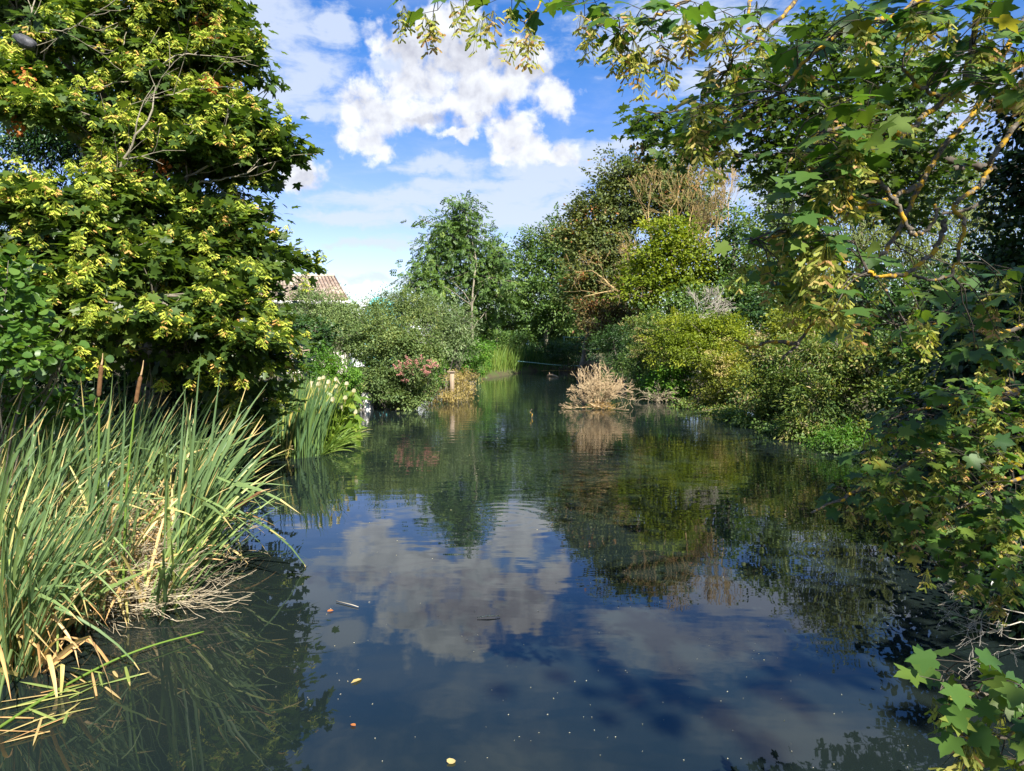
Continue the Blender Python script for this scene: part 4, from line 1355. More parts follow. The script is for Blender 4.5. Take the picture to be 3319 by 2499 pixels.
for (x, y) in ((672, 837), (700, 829), (735, 830), (690, 843), (712, 838), (748, 842), (728, 848), (762, 856), (745, 872), (722, 874), (740, 888), (700, 850), (765, 900), (690, 832)):
    q = P(x, y, rng.uniform(14.8, 16.2))
    b = Bag(); na, ln_ = 9, .13
    V, FS = [], []
    tilt = unit(np.array([rng.normal(0, .35), -.35 + rng.normal(0, .3), 1]))
    e1 = unit(np.cross(tilt, [1, 0, .1])); e2 = np.cross(tilt, e1)
    for i, (r, h) in enumerate(((.008, 0), (.014, .45), (.027, .8), (.046, 1.0))):
        for j in range(na):
            a = j / na * 6.283
            hh = h + (.35 * (i / 3) ** 2 if j in (0, 1, 8) else 0)
            V.append(q + tilt * ln_ * hh + (e1 * math.cos(a) + e2 * math.sin(a)) * r)
    for i in range(3):
        for j in range(na):
            FS.append([i * na + j, i * na + (j + 1) % na, (i + 1) * na + (j + 1) % na, (i + 1) * na + j])
    b.poly(V, FS, rng.random())
    f = b.obj('flower', M_['petal'], T)
    b = Bag(); b.sticks([np.array([q[0] * .8 + A0[0] * .2, q[1] + .2, 0])], [q], .01, .007, 5, .7)
    b.obj('flower_stalk', M_['arum'], T)

shrub('bistort_clump', 'low flowering water plant beside the iris leaves, half in shade', [(545, 955, 46, 30, 13.9), (500, 985, 40, 22, 13.4), (590, 975, 30, 18, 14.3, .1), (455, 1005, 50, 20, 13.2, -.1)], LANCE, 'bramble', .085, 22, 34, .1, g2(545, 985) + (.1,), cat='water plant', twig_r=.004)
# whitewashed stone, post, rail fence
b = Bag()
c = G(788, 886)
V, FS = [], []
h, w = .50, .20
for i, z in enumerate((-.2, 0, h * .5, h, h * 1.12)):
    s = (1.05, 1.0, .95, .86, .55)[i]
    for j in range(10):
        a = j / 10 * 6.283
        rr = w * s * (1 + .18 * math.cos(2 * a + .6) + rng.normal(0, .05))
        V.append((c[0] + rr * math.cos(a) + .06 * z, c[1] + .2 + rr * math.sin(a), z))
for i in range(4):
    for j in range(10):
        FS.append([i * 10 + j, i * 10 + (j + 1) % 10, i * 10 + 10 + (j + 1) % 10, i * 10 + 10 + j])
FS.append([40 + j for j in range(10)])
b.poly(V, FS)
tag(b.obj('white_stump', noise_mat('peeling_whitewash', [(.42, (.16, .14, .12)), (.50, (.55, .52, .48)), (.6, (.74, .72, .69))], 3.2, .85, 8, .5, (3, 3, .8)), None), 'weathered whitewashed stump at the left waterline beside the arum lilies', 'stump')
wood = noise_mat('weathered_wood', [(.3, (.17, .125, .085)), (.7, (.33, .26, .18))], 12, .9, 6, .4, (1, 1, .15))
b = Bag(); c = P(976, 812, 27.4)
b.box((c[0], 27.4, .55), (.15, .13, 1.15), .2)
b.box((c[0] - .04, 27.36, 1.14), (.30, .16, .05), .2)
tag(b.obj('mooring_post', wood), 'short wooden post with a flat cap at the left waterline', 'post')
b = Bag(); c = P(1072, 748, 52)
b.box((c[0], 52, 1.35), (.15, .15, 2.3), .1, rx=.02)
tag(b.obj('timber_post', noise_mat('bare_timber', [(.3, (.30, .21, .12)), (.7, (.44, .33, .20))], 10)), 'tall bare timber post behind the yellow-green reeds', 'post')
FN = thing('rail_fence', 'low weathered post and rail fence in the garden behind the box bush', 'fence', foot_at(640, 23.5))
for x in (612, 626, 651):
    b = Bag(); c = P(x, 760, 23.5); b.box((c[0], 23.5, c[2] - .1), (.085, .08, .62), .1); b.obj('post', wood, FN)
for y in (755, 768):
    b = Bag(); b.tube(smooth_path(ppx([(590, y, 23.6), (630, y + 4, 23.45), (668, y + 1, 23.6)]), 4), .025, 6); b.obj('rail', wood, FN)

# ------------------------------------------------------------------ pond end: reeds, wall, railing, line, person
def reed_bed(name, label, poly_px, n, ln, mat, wid, base_z=.0, lean=(.02, .35), curve=(.1, .6)):
    xy = np.array([g2(*q) for q in in_poly(poly_px, n)])
    z = np.maximum(ground_h(xy[:, 0:1], xy[:, 1:2])[:, 0], 0) + base_z
    b = Bag()
    b.blades(np.column_stack([xy, z - .05]), ln * rng.uniform(.6, 1.15, n), wid * rng.uniform(.7, 1.3, n), rng.uniform(0, 6.28, n), rng.uniform(*lean, n), rng.uniform(*curve, n), 5, np.clip(rng.normal(.45, .22, n), 0, 1), tipbrown=.08)
    stuff(b.obj(name, M_[mat]), label, 'reeds')


reed_bed('reed_bed', 'sunlit yellow-green reeds lining the left waterline', [(1130, 804), (1060, 814), (985, 836), (960, 835), (1000, 812), (1050, 798), (1120, 795)], 3600, 1.75, 'reed', .03)
reed_bed('reed_bed', 'short blue-green sedge standing in front of the yellow-green reeds', [(1000, 832), (1040, 822), (1015, 815), (995, 825)], 520, 1.5, 'iris', .03)
reed_bed('reed_bed', 'dark green reeds in the corner at the pond end', [(1125, 803), (1205, 799), (1205, 788), (1150, 785), (1095, 788)], 1700, 1.75, 'reed_dk', .04)
b = Bag(); c = P(1268, 790, 56.8)
b.box((c[0], 57.2, .35), (1.9, .45, 1.15), -.05)
b.box((c[0] - 1.5, 57.5, .2), (1.2, .4, .75), .05)
tag(b.obj('low_wall', noise_mat('stained_concrete', [(.35, (.10, .08, .06)), (.6, (.22, .16, .12)), (.75, (.30, .25, .20))], 2.2, .95, 8, .4)), 'low stained concrete wall at the far water edge', 'wall')
RL = thing('railing', 'thin pale green railing above the low wall at the pond end', 'railing', (P(1270, 740, 57)[0], 57, .6))
gm = noise_mat('green_paint', [(.3, (.26, .42, .34)), (.7, (.36, .52, .43))], 5, .5, 3, 0)
for y, x0, x1 in ((728, 1215, 1330), (741, 1215, 1312), (754, 1228, 1300)):
    b = Bag(); b.tube(ppx([(x0, y, 57), ((x0 + x1) / 2, y + .5, 57), (x1, y - .3, 57)]), .024, 6); b.obj('rail', gm, RL)
for x in (1218, 1262, 1308):
    b = Bag(); b.tube([P(x, 726, 57.03), P(x, 780, 57.03)], .022, 6); b.obj('post', gm, RL)
b = Bag(); b.tube(smooth_path(ppx([(1118, 780, 50), (1150, 783, 51), (1200, 788, 53), (1250, 790, 56)]), 6), .02, 5)
tag(b.obj('rope', noise_mat('green_rope', [(.3, (.20, .42, .36)), (.7, (.30, .55, .46))], 5, .7, 3, 0)), 'pale green line strung over the water at the pond end', 'rope')
b = Bag(); n = 420
xy = np.array([g2(1130 + 170 * rng.random(), 799.2 + abs(rng.normal(0, .9))) for _ in range(n)])
b.scatter(DIAM, np.column_stack([xy, np.full(n, .008)]), rng.normal(size=(n, 3)) * [1, 1, .03], np.tile([0, 0, 1.0], (n, 1)), rng.uniform(.08, .3, n), rng.random(n))
stuff(b.obj('pond_scum', M_['straw']), 'band of buff floating scum along the far water edge', 'scum')


def skin(name, verts, edges, radii, mat, parent, sub=2):
    me = bpy.data.meshes.new(name); me.from_pydata([tuple(v) for v in verts], edges, []); me.update()
    o = link_obj(name, me, parent)
    o.modifiers.new('skin', 'SKIN')
    sv = me.skin_vertices[0].data
    for i, r in enumerate(radii):
        sv[i].radius = (r, r) if isinstance(r, float) else r
    sv[0].use_root = True
    m = o.modifiers.new('sub', 'SUBSURF'); m.levels = sub; m.render_levels = sub
    me.materials.append(mat)
    return o


def person():
    q = P(1138, 727, 80)
    base = np.array([q[0], 80.0, q[2] - 1.72])
    T = thing('person', 'person in a dark blue jacket and pale blue trousers walking beyond the far reeds', 'person', base)
    sk = noise_mat('skin_tone', [(.3, (.42, .27, .20)), (.7, (.52, .35, .27))], 5, .6, 3, 0)
    v = [(0, 0, .92), (0, 0, 1.12), (0, .01, 1.32), (0, 0, 1.46), (0, -.02, 1.54), (0, -.02, 1.66), (-.19, 0, 1.40), (-.25, .03, 1.14), (-.26, -.08, .90), (.19, 0, 1.40), (.26, -.02, 1.14), (.25, -.14, .93), (-.09, 0, .86), (-.10, -.04, .48), (-.11, .02, .06), (-.11, -.12, .04), (.09, 0, .86), (.11, .06, .48), (.12, .14, .08), (.12, .02, .04)]
    e = [(0, 1), (1, 2), (2, 3), (3, 4), (4, 5), (2, 6), (6, 7), (7, 8), (2, 9), (9, 10), (10, 11), (0, 12), (12, 13), (13, 14), (14, 15), (0, 16), (16, 17), (17, 18), (18, 19)]
    r = [.13, .13, .15, .06, .075, .095, .06, .045, .035, .06, .045, .035, .085, .06, .045, .035, .085, .06, .045, .035]
    skin('body', v, e, r, sk, T)
    skin('jacket', [v[i] for i in (1, 0, 2, 6, 7, 9, 10)] + [(-.26, -.06, .95), (.255, -.12, .98)], [(0, 1), (0, 2), (2, 3), (3, 4), (2, 5), (5, 6), (4, 7), (6, 8)], [.155, .15, .17, .08, .062, .08, .062, .05, .05], noise_mat('navy_cloth', [(.3, (.012, .03, .13)), (.7, (.02, .05, .20))], 8, .9, 3, .1), T)
    skin('trousers', [(0, 0, .90), v[12], v[13], v[14], v[16], v[17], v[18]], [(0, 1), (1, 2), (2, 3), (0, 4), (4, 5), (5, 6)], [.15, .10, .078, .06, .10, .078, .06], noise_mat('pale_denim', [(.3, (.22, .36, .58)), (.7, (.32, .48, .72))], 8, .9, 3, .1), T)
    skin('hair', [(0, .01, 1.72), (0, .04, 1.66), (0, .02, 1.74)], [(0, 1), (0, 2)], [.10, .09, .05], noise_mat('brown_hair', [(.3, (.06, .04, .025)), (.7, (.12, .08, .05))], 20, .8, 3, .2), T)


person()

# brushwood standing in the water
BW = thing('dead_bush', 'bare sun-bleached brushwood standing in the water right of centre', 'dead bush', G(1292, 882))
b = Bag(); segs = []
c0 = np.array(BW.location)
for i in range(40):
    a = rng.uniform(0, 6.28)
    el = abs(rng.normal(.55, .5))
    d = np.array([math.cos(a) * math.cos(el), math.sin(a) * math.cos(el) * .8, math.sin(min(el, 1.5)) + .03])
    sc = (.52 if d[2] > .6 else .46) * rng.uniform(.62, 1.15) * (1.12 if a < 1 else 1)
    grow(c0 + [rng.normal(0, .07), rng.normal(0, .07), .05], d, sc * rng.uniform(.8, 1.15), .022, 4, segs, .36, .75, (2, 2), .02, 3, .13, .02)
lim = np.array([P(1206, 800, c0[1])[0], P(1378, 800, c0[1])[0]])
segs = [s for s in segs if lim[0] < s[1][0] < lim[1] and s[1][2] < 1.95]
segs_to(b, segs, 3, .0055, .17, .52)
b.obj('branch', M_['deadbush'], BW)
b = Bag(); n = 90
p0 = c0 + np.column_stack([rng.normal(.1, .16, n), rng.normal(-.2, .1, n), abs(rng.normal(.12, .1, n))])
b.sticks(p0, p0 + np.column_stack([rng.normal(0, .2, n), rng.normal(0, .1, n), -p0[:, 2] + rng.uniform(0, .25, n)]), .006, .004, 3, .95, rng.normal(0, .04, (n, 3)))
b.obj('straw_tangle', M_['ochre'], BW)

b = Bag(); segs = []
for i in range(26):
    grow(G(2085 / 1.501 + rng.normal(0, 8) + 35, 868) + [0, 0, .02], [rng.normal(0, .8), rng.normal(-.2, .4), .8], .42, .014, 2, segs, .4, .72, (1, 2), -.12)
segs_to(b, segs, 3, .005, .17, .4)
tag(b.obj('brushwood', M_['deadstem']), 'small heap of dry brushwood at the foot of the right bank', 'brushwood')
b = Bag()
b.tube(smooth_path([G(1182, 812) + [0, 0, .03], G(1192, 813) + [0, 0, .07], G(1206, 815) + [0, 0, .02]], 4), [.05, .06, .07, .08, .09, .09, .08, .06, .03], 8)
b.tube(smooth_path([G(1187, 812.5) + [0, 0, .05], G(1186, 811.5) + [0, 0, .22]], 3), .025, 6)
tag(b.obj('floating_log', noise_mat('wet_log', [(.3, (.22, .15, .09)), (.7, (.42, .31, .21))], 6)), 'pale log floating on the far water', 'log')
b = Bag()
q = G(1147, 902)
b.tube(smooth_path([q - [0, 0, .05], q + [.03, 0, .10], q + [-.03, 0, .17], q + [.02, 0, .26]], 4), [.016] * 6 + [.012] * 7, 5)
tag(b.obj('twig', M_['lichen']), 'crooked yellow twig sticking up from the water mid-pond', 'twig')

# ------------------------------------------------------------------ bulrush clump at the left
def cattail_mesh(dry, tall=1.0):
    n = int(rng.integers(7, 11))
    b = Bag()
    base = np.column_stack([rng.normal(0, .035, n), rng.normal(0, .035, n), np.full(n, -.15)])
    ln = tall * rng.uniform(1.45, 2.2, n) if not dry else rng.uniform(.8, 1.6, n)
    az = rng.normal(0, .75, n)
    lean = rng.uniform(.03, .34, n) if not dry else rng.uniform(.1, .9, n)
    curve = rng.uniform(.05, .95, n) if not dry else rng.uniform(.3, 1.4, n)
    tint = np.clip(rng.normal(.36, .16, n), 0, .7)
    if dry:
        az = rng.uniform(0, 6.28, n)
        tint = np.where(rng.random(n) < .8, rng.uniform(.82, 1, n), rng.uniform(.5, .75, n))
    else:
        d = rng.random(n) < .20
        tint[d] = rng.uniform(.76, .98, d.sum()); ln[d] *= .7
    kink = (np.where(rng.random(n) < (.7 if dry else .12), rng.uniform(.35, .75, n), 2.0), rng.uniform(.7, 1.7, n))
    b.blades(base, ln, rng.uniform(.022, .036, n), az, lean, curve, 9, tint, rng.normal(.3, .9, n), kink, .5)
    return b.mesh('bulrush', M_['cattail'])


GREEN = [cattail_mesh(False) for _ in range(16)]
DRY = [cattail_mesh(True) for _ in range(8)]
clump = [(-60, 1500), (60, 1470), (120, 1400), (200, 1330), (370, 1315), (405, 1260), (410, 1180), (370, 1090), (280, 1040), (-60, 1050)]
spots = in_poly(clump, 150)
for i, q in enumerate(spots):
    c = G(*q)
    if 90 < q[0] < 360 and 1190 < q[1] < 1350 and rng.random() < .8:
        continue
    o = link_obj('bulrush', GREEN[i % 16], None, (c[0], c[1], 0), (rng.normal(0, .05), rng.normal(.13, .08), rng.normal(0, .35)), rng.uniform(.82, 1.06) * (1.0 if q[1] < 1380 else .72))
    tag(o, 'green bulrush plant without a seed head in the clump at the left edge', 'bulrush', 'green bulrush plants of the left clump')
for i, q in enumerate(in_poly(clump[:8] + [(300, 1130), (-60, 1130)], 84)):
    c = G(*q)
    o = link_obj('withered_bulrush', DRY[i % 8], None, (c[0], c[1], 0), (rng.normal(0, .08), rng.normal(.05, .08), rng.uniform(0, 6.28)), rng.uniform(.7, 1.05))
    tag(o, 'withered buff bulrush plant bent over among the green bulrushes', 'bulrush', 'withered bulrush plants of the left clump')
# arching plants on the water side
ARCH = []
for v in range(4):
    n = 9
    b = Bag()
    base = np.column_stack([rng.normal(0, .04, n), rng.normal(0, .04, n), np.full(n, -.1)])
    b.blades(base, rng.uniform(1.2, 1.9, n), rng.uniform(.020, .030, n), rng.normal(0, .5, n), rng.uniform(.25, .75, n), rng.uniform(.5, 1.6, n), 11, np.clip(rng.normal(.35, .2, n), 0, .9), rng.normal(.2, .7, n), None, .5)
    ARCH.append(b.mesh('bulrush', M_['cattail']))
for i, q in enumerate([(360, 1315), (385, 1290), (400, 1270), (370, 1240), (410, 1220), (390, 1180), (420, 1150), (340, 1325), (400, 1110), (370, 1150), (310, 1330), (425, 1190)]):
    c = G(*q)
    o = link_obj('bulrush', ARCH[i % 4], None, (c[0], c[1], 0), (0, 0, rng.normal(-.05, .4)), rng.uniform(.75, 1.02))
    tag(o, 'bulrush plant arching to the right over the open water', 'bulrush', 'arching bulrush plants beside the water')

head_m = noise_mat('brown_velvet_head', [(.3, (.085, .042, .018)), (.7, (.16, .085, .035))], 40, .95, 4, .3)
spike_m = noise_mat('buff_spike', [(.3, (.30, .19, .09)), (.7, (.46, .32, .17))], 30, .9, 4, .2)
HEADS = [('upright brown bulrush head between two tall leaves, left of the pair', [(210, 1300, 5.9), (212, 1100, 5.8), (214, 900, 5.75), (213, 858, 5.7)], [(213, 858, 5.7), (216, 822, 5.7), (219, 789, 5.7)], (222, 763, 5.7)),
         ('upright brown bulrush head with a long bare spike, right of the pair', [(262, 1290, 6.1), (272, 1080, 6.0), (287, 920, 6.0), (293, 872, 6.0)], [(293, 872, 6.0), (298, 842, 6.0), (304, 812, 6.0)], (310, 778, 6.0)),
         ('brown bulrush head leaning low over the open water', [(380, 1330, 6.4), (420, 1200, 6.4), (470, 1130, 6.35), (505, 1099, 6.3)], [(505, 1099, 6.3), (536, 1080, 6.3), (563, 1062, 6.3)], (584, 1056, 6.3))]
for lab, stalk, head, tip in HEADS:
    sp_ = ppx(stalk); b0 = sp_[0].copy(); b0[2] = 0
    T = thing('bulrush', lab, 'bulrush', b0, 'bulrush plants with brown seed heads')
    sp_[0, 2] = -.1
    b = Bag(); pa = smooth_path(sp_, 6); b.tube(pa, np.linspace(.011, .007, len(pa)), 7)
    b.obj('stalk', M_['reed'], T, True)
    hp = smooth_path(ppx(head), 6)
    s = np.linspace(0, 1, len(hp))
    b = Bag(); b.tube(hp, .0165 * np.clip(np.minimum(s, 1 - s) * 12 + .45, 0, 1), 10)
    b.obj('seed_head', head_m, T, True)
    b = Bag(); e = P(*tip); m_ = (hp[-1] + e) / 2 + rng.normal(0, .003, 3)
    b.tube(smooth_path([hp[-1], m_, e], 4), np.linspace(.009, .002, 9), 7)
    b.obj('spike', spike_m, T, True)
    b = Bag(); n = 6
    b.blades(np.tile([b0[0], b0[1], -.1], (n, 1)) + rng.normal(0, .03, (n, 3)) * [1, 1, 0], rng.uniform(1.7, 2.35, n), rng.uniform(.018, .026, n), rng.normal(.1, .5, n), rng.uniform(.02, .18, n), rng.uniform(0, .3, n), 9,
             np.clip(rng.normal(.35, .12, n), 0, .7), rng.normal(.3, .5, n), None, .6)
    b.obj('leaf_fan', M_['cattail'], T)

# bleached mat of fallen stems
b = Bag(); segs = []
for q in in_poly([(60, 1340), (330, 1345), (365, 1310), (350, 1230), (310, 1180), (110, 1190), (40, 1270)], 400):
    c = G(*q)
    mound = .55 * math.exp(-((q[0] - 170) / 150) ** 2 - ((q[1] - 1240) / 90) ** 2)
    c[2] = rng.uniform(.02, .12) + mound * rng.random() ** .6
    a = rng.normal(0, .5) + (math.pi if rng.random() < .3 else 0)
    grow(c, [math.cos(a), math.sin(a) * .7, rng.normal(.05, .16)], rng.uniform(.25, .6), .0042, 1, segs, .35, .8, (1, 2), -.01, 4, .16, .012)
segs_to(b, segs, 3, .0022, .24, .5)
stuff(b.obj('fallen_stems', M_['deadstem']), 'bleached tangle of thin fallen stems at the foot of the left bulrushes', 'dead stems')
b = Bag()
b.tube(smooth_path([G(-40, 1600) + [0, 0, .01], G(110, 1505) + [0, 0, .02], G(235, 1440) + [0, 0, .03], G(330, 1408) + [0, 0, .05], G(440, 1372) + [0, 0, .03]], 6), np.linspace(.010, .006, 25), 7)
tag(b.obj('fallen_stalk', M_['reed']), 'long yellow-green bulrush stalk lying on the water at the lower left', 'stalk')
b = Bag(); n = 30
q = np.array([G(*p) for p in in_poly([(-30, 1560), (120, 1480), (280, 1420), (250, 1500), (120, 1600), (-30, 1640)], n)])
b.blades(q + [0, 0, .012], rng.uniform(.12, .5, n), rng.uniform(.012, .022, n), rng.uniform(0, 6.28, n), np.full(n, 1.55), np.full(n, .02), 5, rng.uniform(.6, 1, n), np.zeros(n), None, .5)
stuff(b.obj('floating_leaves', M_['cattail']), 'buff bulrush leaves floating at the lower left', 'dead leaves')

# ------------------------------------------------------------------ right foreground
IV = [(2235, 250, 80, 110, 9.2), (2225, 420, 70, 90, 9), (2195, 560, 80, 80, 8.6), (2160, 690, 110, 90, 8.4), (2110, 800, 120, 90, 8.3), (2080, 920, 130, 90, 8.1), (2120, 1040, 130, 90, 7.6), (2190, 1160, 110, 90, 6.9), (2200, 1290, 70, 60, 6.3),
      (2050, 1060, 90, 70, 8.4), (2290, 900, 120, 300, 7.2), (2350, 480, 110, 300, 8.6), (2270, 1330, 100, 100, 5.6), (2000, 940, 80, 60, 9.6), (2110, 1180, 70, 60, 7.3)]
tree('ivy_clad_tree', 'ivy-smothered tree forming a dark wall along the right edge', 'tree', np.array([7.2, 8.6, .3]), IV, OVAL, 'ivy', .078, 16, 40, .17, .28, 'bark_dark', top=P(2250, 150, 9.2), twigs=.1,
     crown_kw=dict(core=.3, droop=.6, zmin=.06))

FM = thing('field_maple', 'dark field maple reaching in from the right behind the sycamore sprays', 'tree', np.array([13.5, 13.0, .4]))
b = Bag()
fm_paths = [([(2330, 400, 12.9), (2211, 372, 12.3), (2100, 358, 11.7), (2010, 336, 11.4), (1880, 338, 11.1), (1740, 332, 10.9), (1600, 336, 10.8), (1500, 330, 10.6)], 0.081),
            ([(1960, 334, 11.2), (1850, 290, 11.1), (1720, 235, 10.9), (1600, 225, 10.8), (1480, 240, 10.6), (1385, 245, 10.5)], 0.036), ([(2100, 358, 11.7), (1990, 380, 11.2), (1880, 420, 10.9), (1760, 430, 10.8), (1680, 400, 10.8)], 0.046),
            ([(1900, 338, 11.1), (1820, 240, 11.1), (1780, 150, 11.2), (1740, 80, 11.2)], 0.033), ([(2240, 330, 12.3), (2150, 230, 12.0), (2080, 120, 12.0), (2000, 60, 12.0)], 0.052), ([(1740, 332, 10.9), (1640, 300, 10.8), (1560, 290, 10.8), (1470, 300, 10.6)], 0.023),
            ([(2211, 372, 12.3), (2120, 440, 11.7), (2020, 470, 11.4), (1930, 500, 11.2)], 0.039)]
pts_all = []
for pts, r in fm_paths:
    pa = smooth_path(ppx(pts), 6, .012); pts_all.append(pa)
    b.tube(pa, np.linspace(r, r * .3, len(pa)), 7)
fmtrunk = smooth_path([(13.5, 13, -.2), (13.3, 13, 2.0), (12.6, 13, 3.4), P(2330, 400, 12.9), P(2360, 150, 12.9)], 5)
b.tube(fmtrunk, np.linspace(.3, .12, len(fmtrunk)), 9)
b.obj('trunk', M_['bark_dark'], FM, True)
pts_all = np.concatenate(pts_all)
pol = [(1338, 262), (1390, 225), (1480, 245), (1560, 235), (1640, 130), (1700, 60), (1800, 20), (1930, 60), (2050, 200), (2080, 420), (1960, 500), (1860, 440), (1700, 440), (1640, 360), (1560, 350), (1450, 345), (1385, 318)]
lb, tw = Bag(), Bag()
cl = np.array([P(q[0], q[1], rng.uniform(10.2, 11.9)) for q in in_poly(pol, 640)])
d = ((cl[:, None] - pts_all[None]) ** 2).sum(-1)
nearest = pts_all[d.argmin(1)]
near_d = np.sqrt(d.min(1))
keep = near_d < 1.1
cl, nearest, near_d = cl[keep], nearest[keep], near_d[keep]
tw.sticks(nearest, cl, .006, .0022, 4, .5, rng.normal(0, .08, (len(cl), 3)) * near_d[:, None])
k = 9
idx = np.repeat(np.arange(len(cl)), k)
off = rng.normal(size=(len(idx), 3)) * [.14, .14, .07]
lb.scatter(MAPLE, cl[idx] + off, off / .14 + rng.normal(size=off.shape) * .4 + [-.2, 0, -.3], rng.normal(size=off.shape) * .35 + [0, 0, 1], .115 * rng.uniform(.6, 1.2, len(idx)), np.clip(rng.normal(.3, .2, len(idx)), 0, 1))
lb.obj('crown', M_['syc'], FM)
tw.obj('twig', M_['bark_dark'], FM)
for (x, y) in ((1380, 318), (1392, 330), (1540, 265), (1560, 250), (1640, 250), (1660, 262), (1650, 235), (1720, 240), (1600, 268), (1700, 150), (1625, 245), (1735, 270)):
    c = P(x, y, 10.6); b = Bag(); n = 26
    b.scatter(OVAL, c + rng.normal(size=(n, 3)) * [.06, .06, .09], rng.normal(size=(n, 3)) * .5 + [0, 0, -1], rng.normal(size=(n, 3)), .065, rng.random(n))
    b.obj('withered_bunch', M_['copper'], FM)

RS = thing('sycamore_tree', 'near sycamore whose leafy seed-hung branches frame the right side', 'tree', np.array([8.6, 3.4, .35]))
# trunk, and an unseen crown shaped to shade the right-hand sprays and bank
b = Bag()
tr = smooth_path([(8.6, 3.4, -.2), (8.5, 3.4, 2.2), (8.2, 3.2, 4.4), (7.8, 2.6, 7), (7.4, 2, 9.5)], 5)
b.tube(tr, np.linspace(.36, .12, len(tr)), 10)
for e in ((5.2, 3.2, 4.6), (5.4, .4, 8.2), (9.6, 4, 8.0), (6.6, -2, 7.6), (3.4, -1.2, 8.4), (5.0, 2.2, 3.0), (6.0, 4.2, 2.6)):
    i = 6 if e[2] < 4 else 11
    pa = smooth_path(wiggle(tr[i], np.array(e), 6, .08), 3)
    b.tube(pa, np.linspace(.13, .05, len(pa)), 7)
b.obj('trunk', M_['bark'], RS, True)
b = Bag()
crown(b, [(np.array(c), np.array(r), 0) for c, r in (((9.4, 3.0, 8.6), (2.8, 2.8, 2.8)), ((7.4, .8, 9.4), (2.6, 2.6, 2.2)), ((8.6, 4.4, 6.2), (1.7, 1.4, 1.6)))],
      MAPLE, .24, 1.1, 15, .4, world=True, core=.15)
crown(b, [(np.array(c), np.array(r), 0) for c, r in (((5.4, -2.6, 8.4), (2.2, 1.8, 1.3)), ((4.2, -1.0, 7.8), (1.4, 1.4, .9)))], MAPLE, .22, .6, 12, .35, world=True, core=.1)  # sparse unseen foliage added to dapple the near sprays
b.obj('crown', M_['syc_near'], RS)

paths = [  # (points, r0, r1, lichen?)
    ([(2420, -60, 3.6), (2290, 30, 3.5), (2211, 128, 3.4), (2110, 175, 3.25), (2040, 207, 3.1), (1990, 190, 3.0), (1950, 150, 3.0)], .015, .006),
    ([(2300, -150, 3.5), (2150, -40, 3.3), (2105, 70, 3.2), (2080, 180, 3.15), (2010, 240, 3.05), (1950, 290, 2.95), (1890, 320, 2.9), (1848, 345, 2.9), (1842, 375, 2.88), (1899, 396, 2.86), (1934, 441, 2.85), (1962, 490, 2.85), (1972, 506, 2.85), (2000, 500, 2.85), (2020, 470, 2.86), (2022, 440, 2.87)], .014, .006),
    ([(2400, 60, 3.4), (2230, 230, 3.3), (2147, 333, 3.2), (2137, 361, 3.2), (2116, 400, 3.15), (2077, 428, 3.1), (2062, 450, 3.1), (2081, 480, 3.1), (2070, 543, 3.1), (2053, 592, 3.1), (2014, 606, 3.1), (1970, 597, 3.1)], .012, .006),
    ([(2042, 476, 3.0), (2035, 508, 3.0), (2014, 543, 3.0), (1969, 583, 2.95), (1934, 595, 2.9), (1899, 597, 2.9), (1870, 585, 2.9)], .011, .006),
    ([(2400, -200, 4.0), (2211, 40, 3.8), (2110, 230, 3.7), (2025, 333, 3.65), (1986, 400, 3.6), (1934, 508, 3.55), (1899, 557, 3.5), (1824, 629, 3.4), (1771, 679, 3.4), (1724, 742, 3.35), (1688, 775, 3.35)], .016, .006),
    ([(1724, 742, 3.35), (1664, 739, 3.3), (1621, 749, 3.3), (1588, 735, 3.3)], .010, .004),
    ([(1990, 400, 3.6), (1890, 440, 3.4), (1780, 470, 3.2), (1700, 500, 3.1), (1620, 520, 3.0)], .014, .005),
    ([(1950, 290, 2.95), (1850, 270, 2.9), (1770, 290, 2.85), (1700, 330, 2.8)], .012, .005),
    ([(2100, -100, 3.4), (1960, 20, 3.2), (1830, 60, 3.1), (1740, 130, 3.0), (1690, 200, 2.95)], .016, .005),
    ([(1800, -180, 3.8), (1730, -20, 3.6), (1660, 60, 3.5), (1600, 110, 3.45), (1570, 150, 3.4)], .013, .005),
    ([(1620, -160, 3.7), (1625, -20, 3.6), (1600, 60, 3.5), (1572, 130, 3.4)], .012, .004),
    ([(1700, -220, 3.8), (1560, -60, 3.6), (1470, 10, 3.5), (1400, 40, 3.45), (1340, 60, 3.4)], .013, .004),
    ([(1560, -60, 3.6), (1440, -60, 3.5), (1280, -30, 3.4), (1130, -20, 3.35), (1000, -22, 3.3), (860, -12, 3.25)], .012, .004),
    ([(1175, -40, 3.4), (1158, 20, 3.35), (1130, 50, 3.3)], .006, .003),
    ([(2420, 780, 5.0), (2211, 840, 4.9), (2060, 940, 4.8), (1930, 1020, 4.7), (1830, 1070, 4.6), (1750, 1108, 4.6)], .026, .006),
    ([(2420, 620, 4.8), (2240, 690, 4.6), (2150, 720, 4.5), (2040, 700, 4.3), (1930, 700, 4.2)], .022, .006),
    ([(2400, 1000, 5.2), (2211, 1030, 5.0), (2080, 1090, 4.9), (1980, 1160, 4.8)], .02, .006), ([(2211, 840, 4.9), (2080, 870, 4.8), (1960, 890, 4.7), (1870, 930, 4.65)], .014, .005),
    ([(2400, 1150, 4.9), (2230, 1180, 4.7), (2110, 1210, 4.6), (2040, 1240, 4.6)], .014, .005),
    ([(2420, 1480, 2.9), (2260, 1530, 2.75), (2150, 1510, 2.7), (2080, 1480, 2.65), (2040, 1450, 2.65)], .012, .004), ([(2260, 1530, 2.75), (2170, 1590, 2.65), (2080, 1590, 2.6), (2040, 1540, 2.6)], .007, .004),
    ([(2420, 1560, 2.8), (2290, 1620, 2.6), (2200, 1650, 2.55)], .009, .004)]
allp, allw = [], []
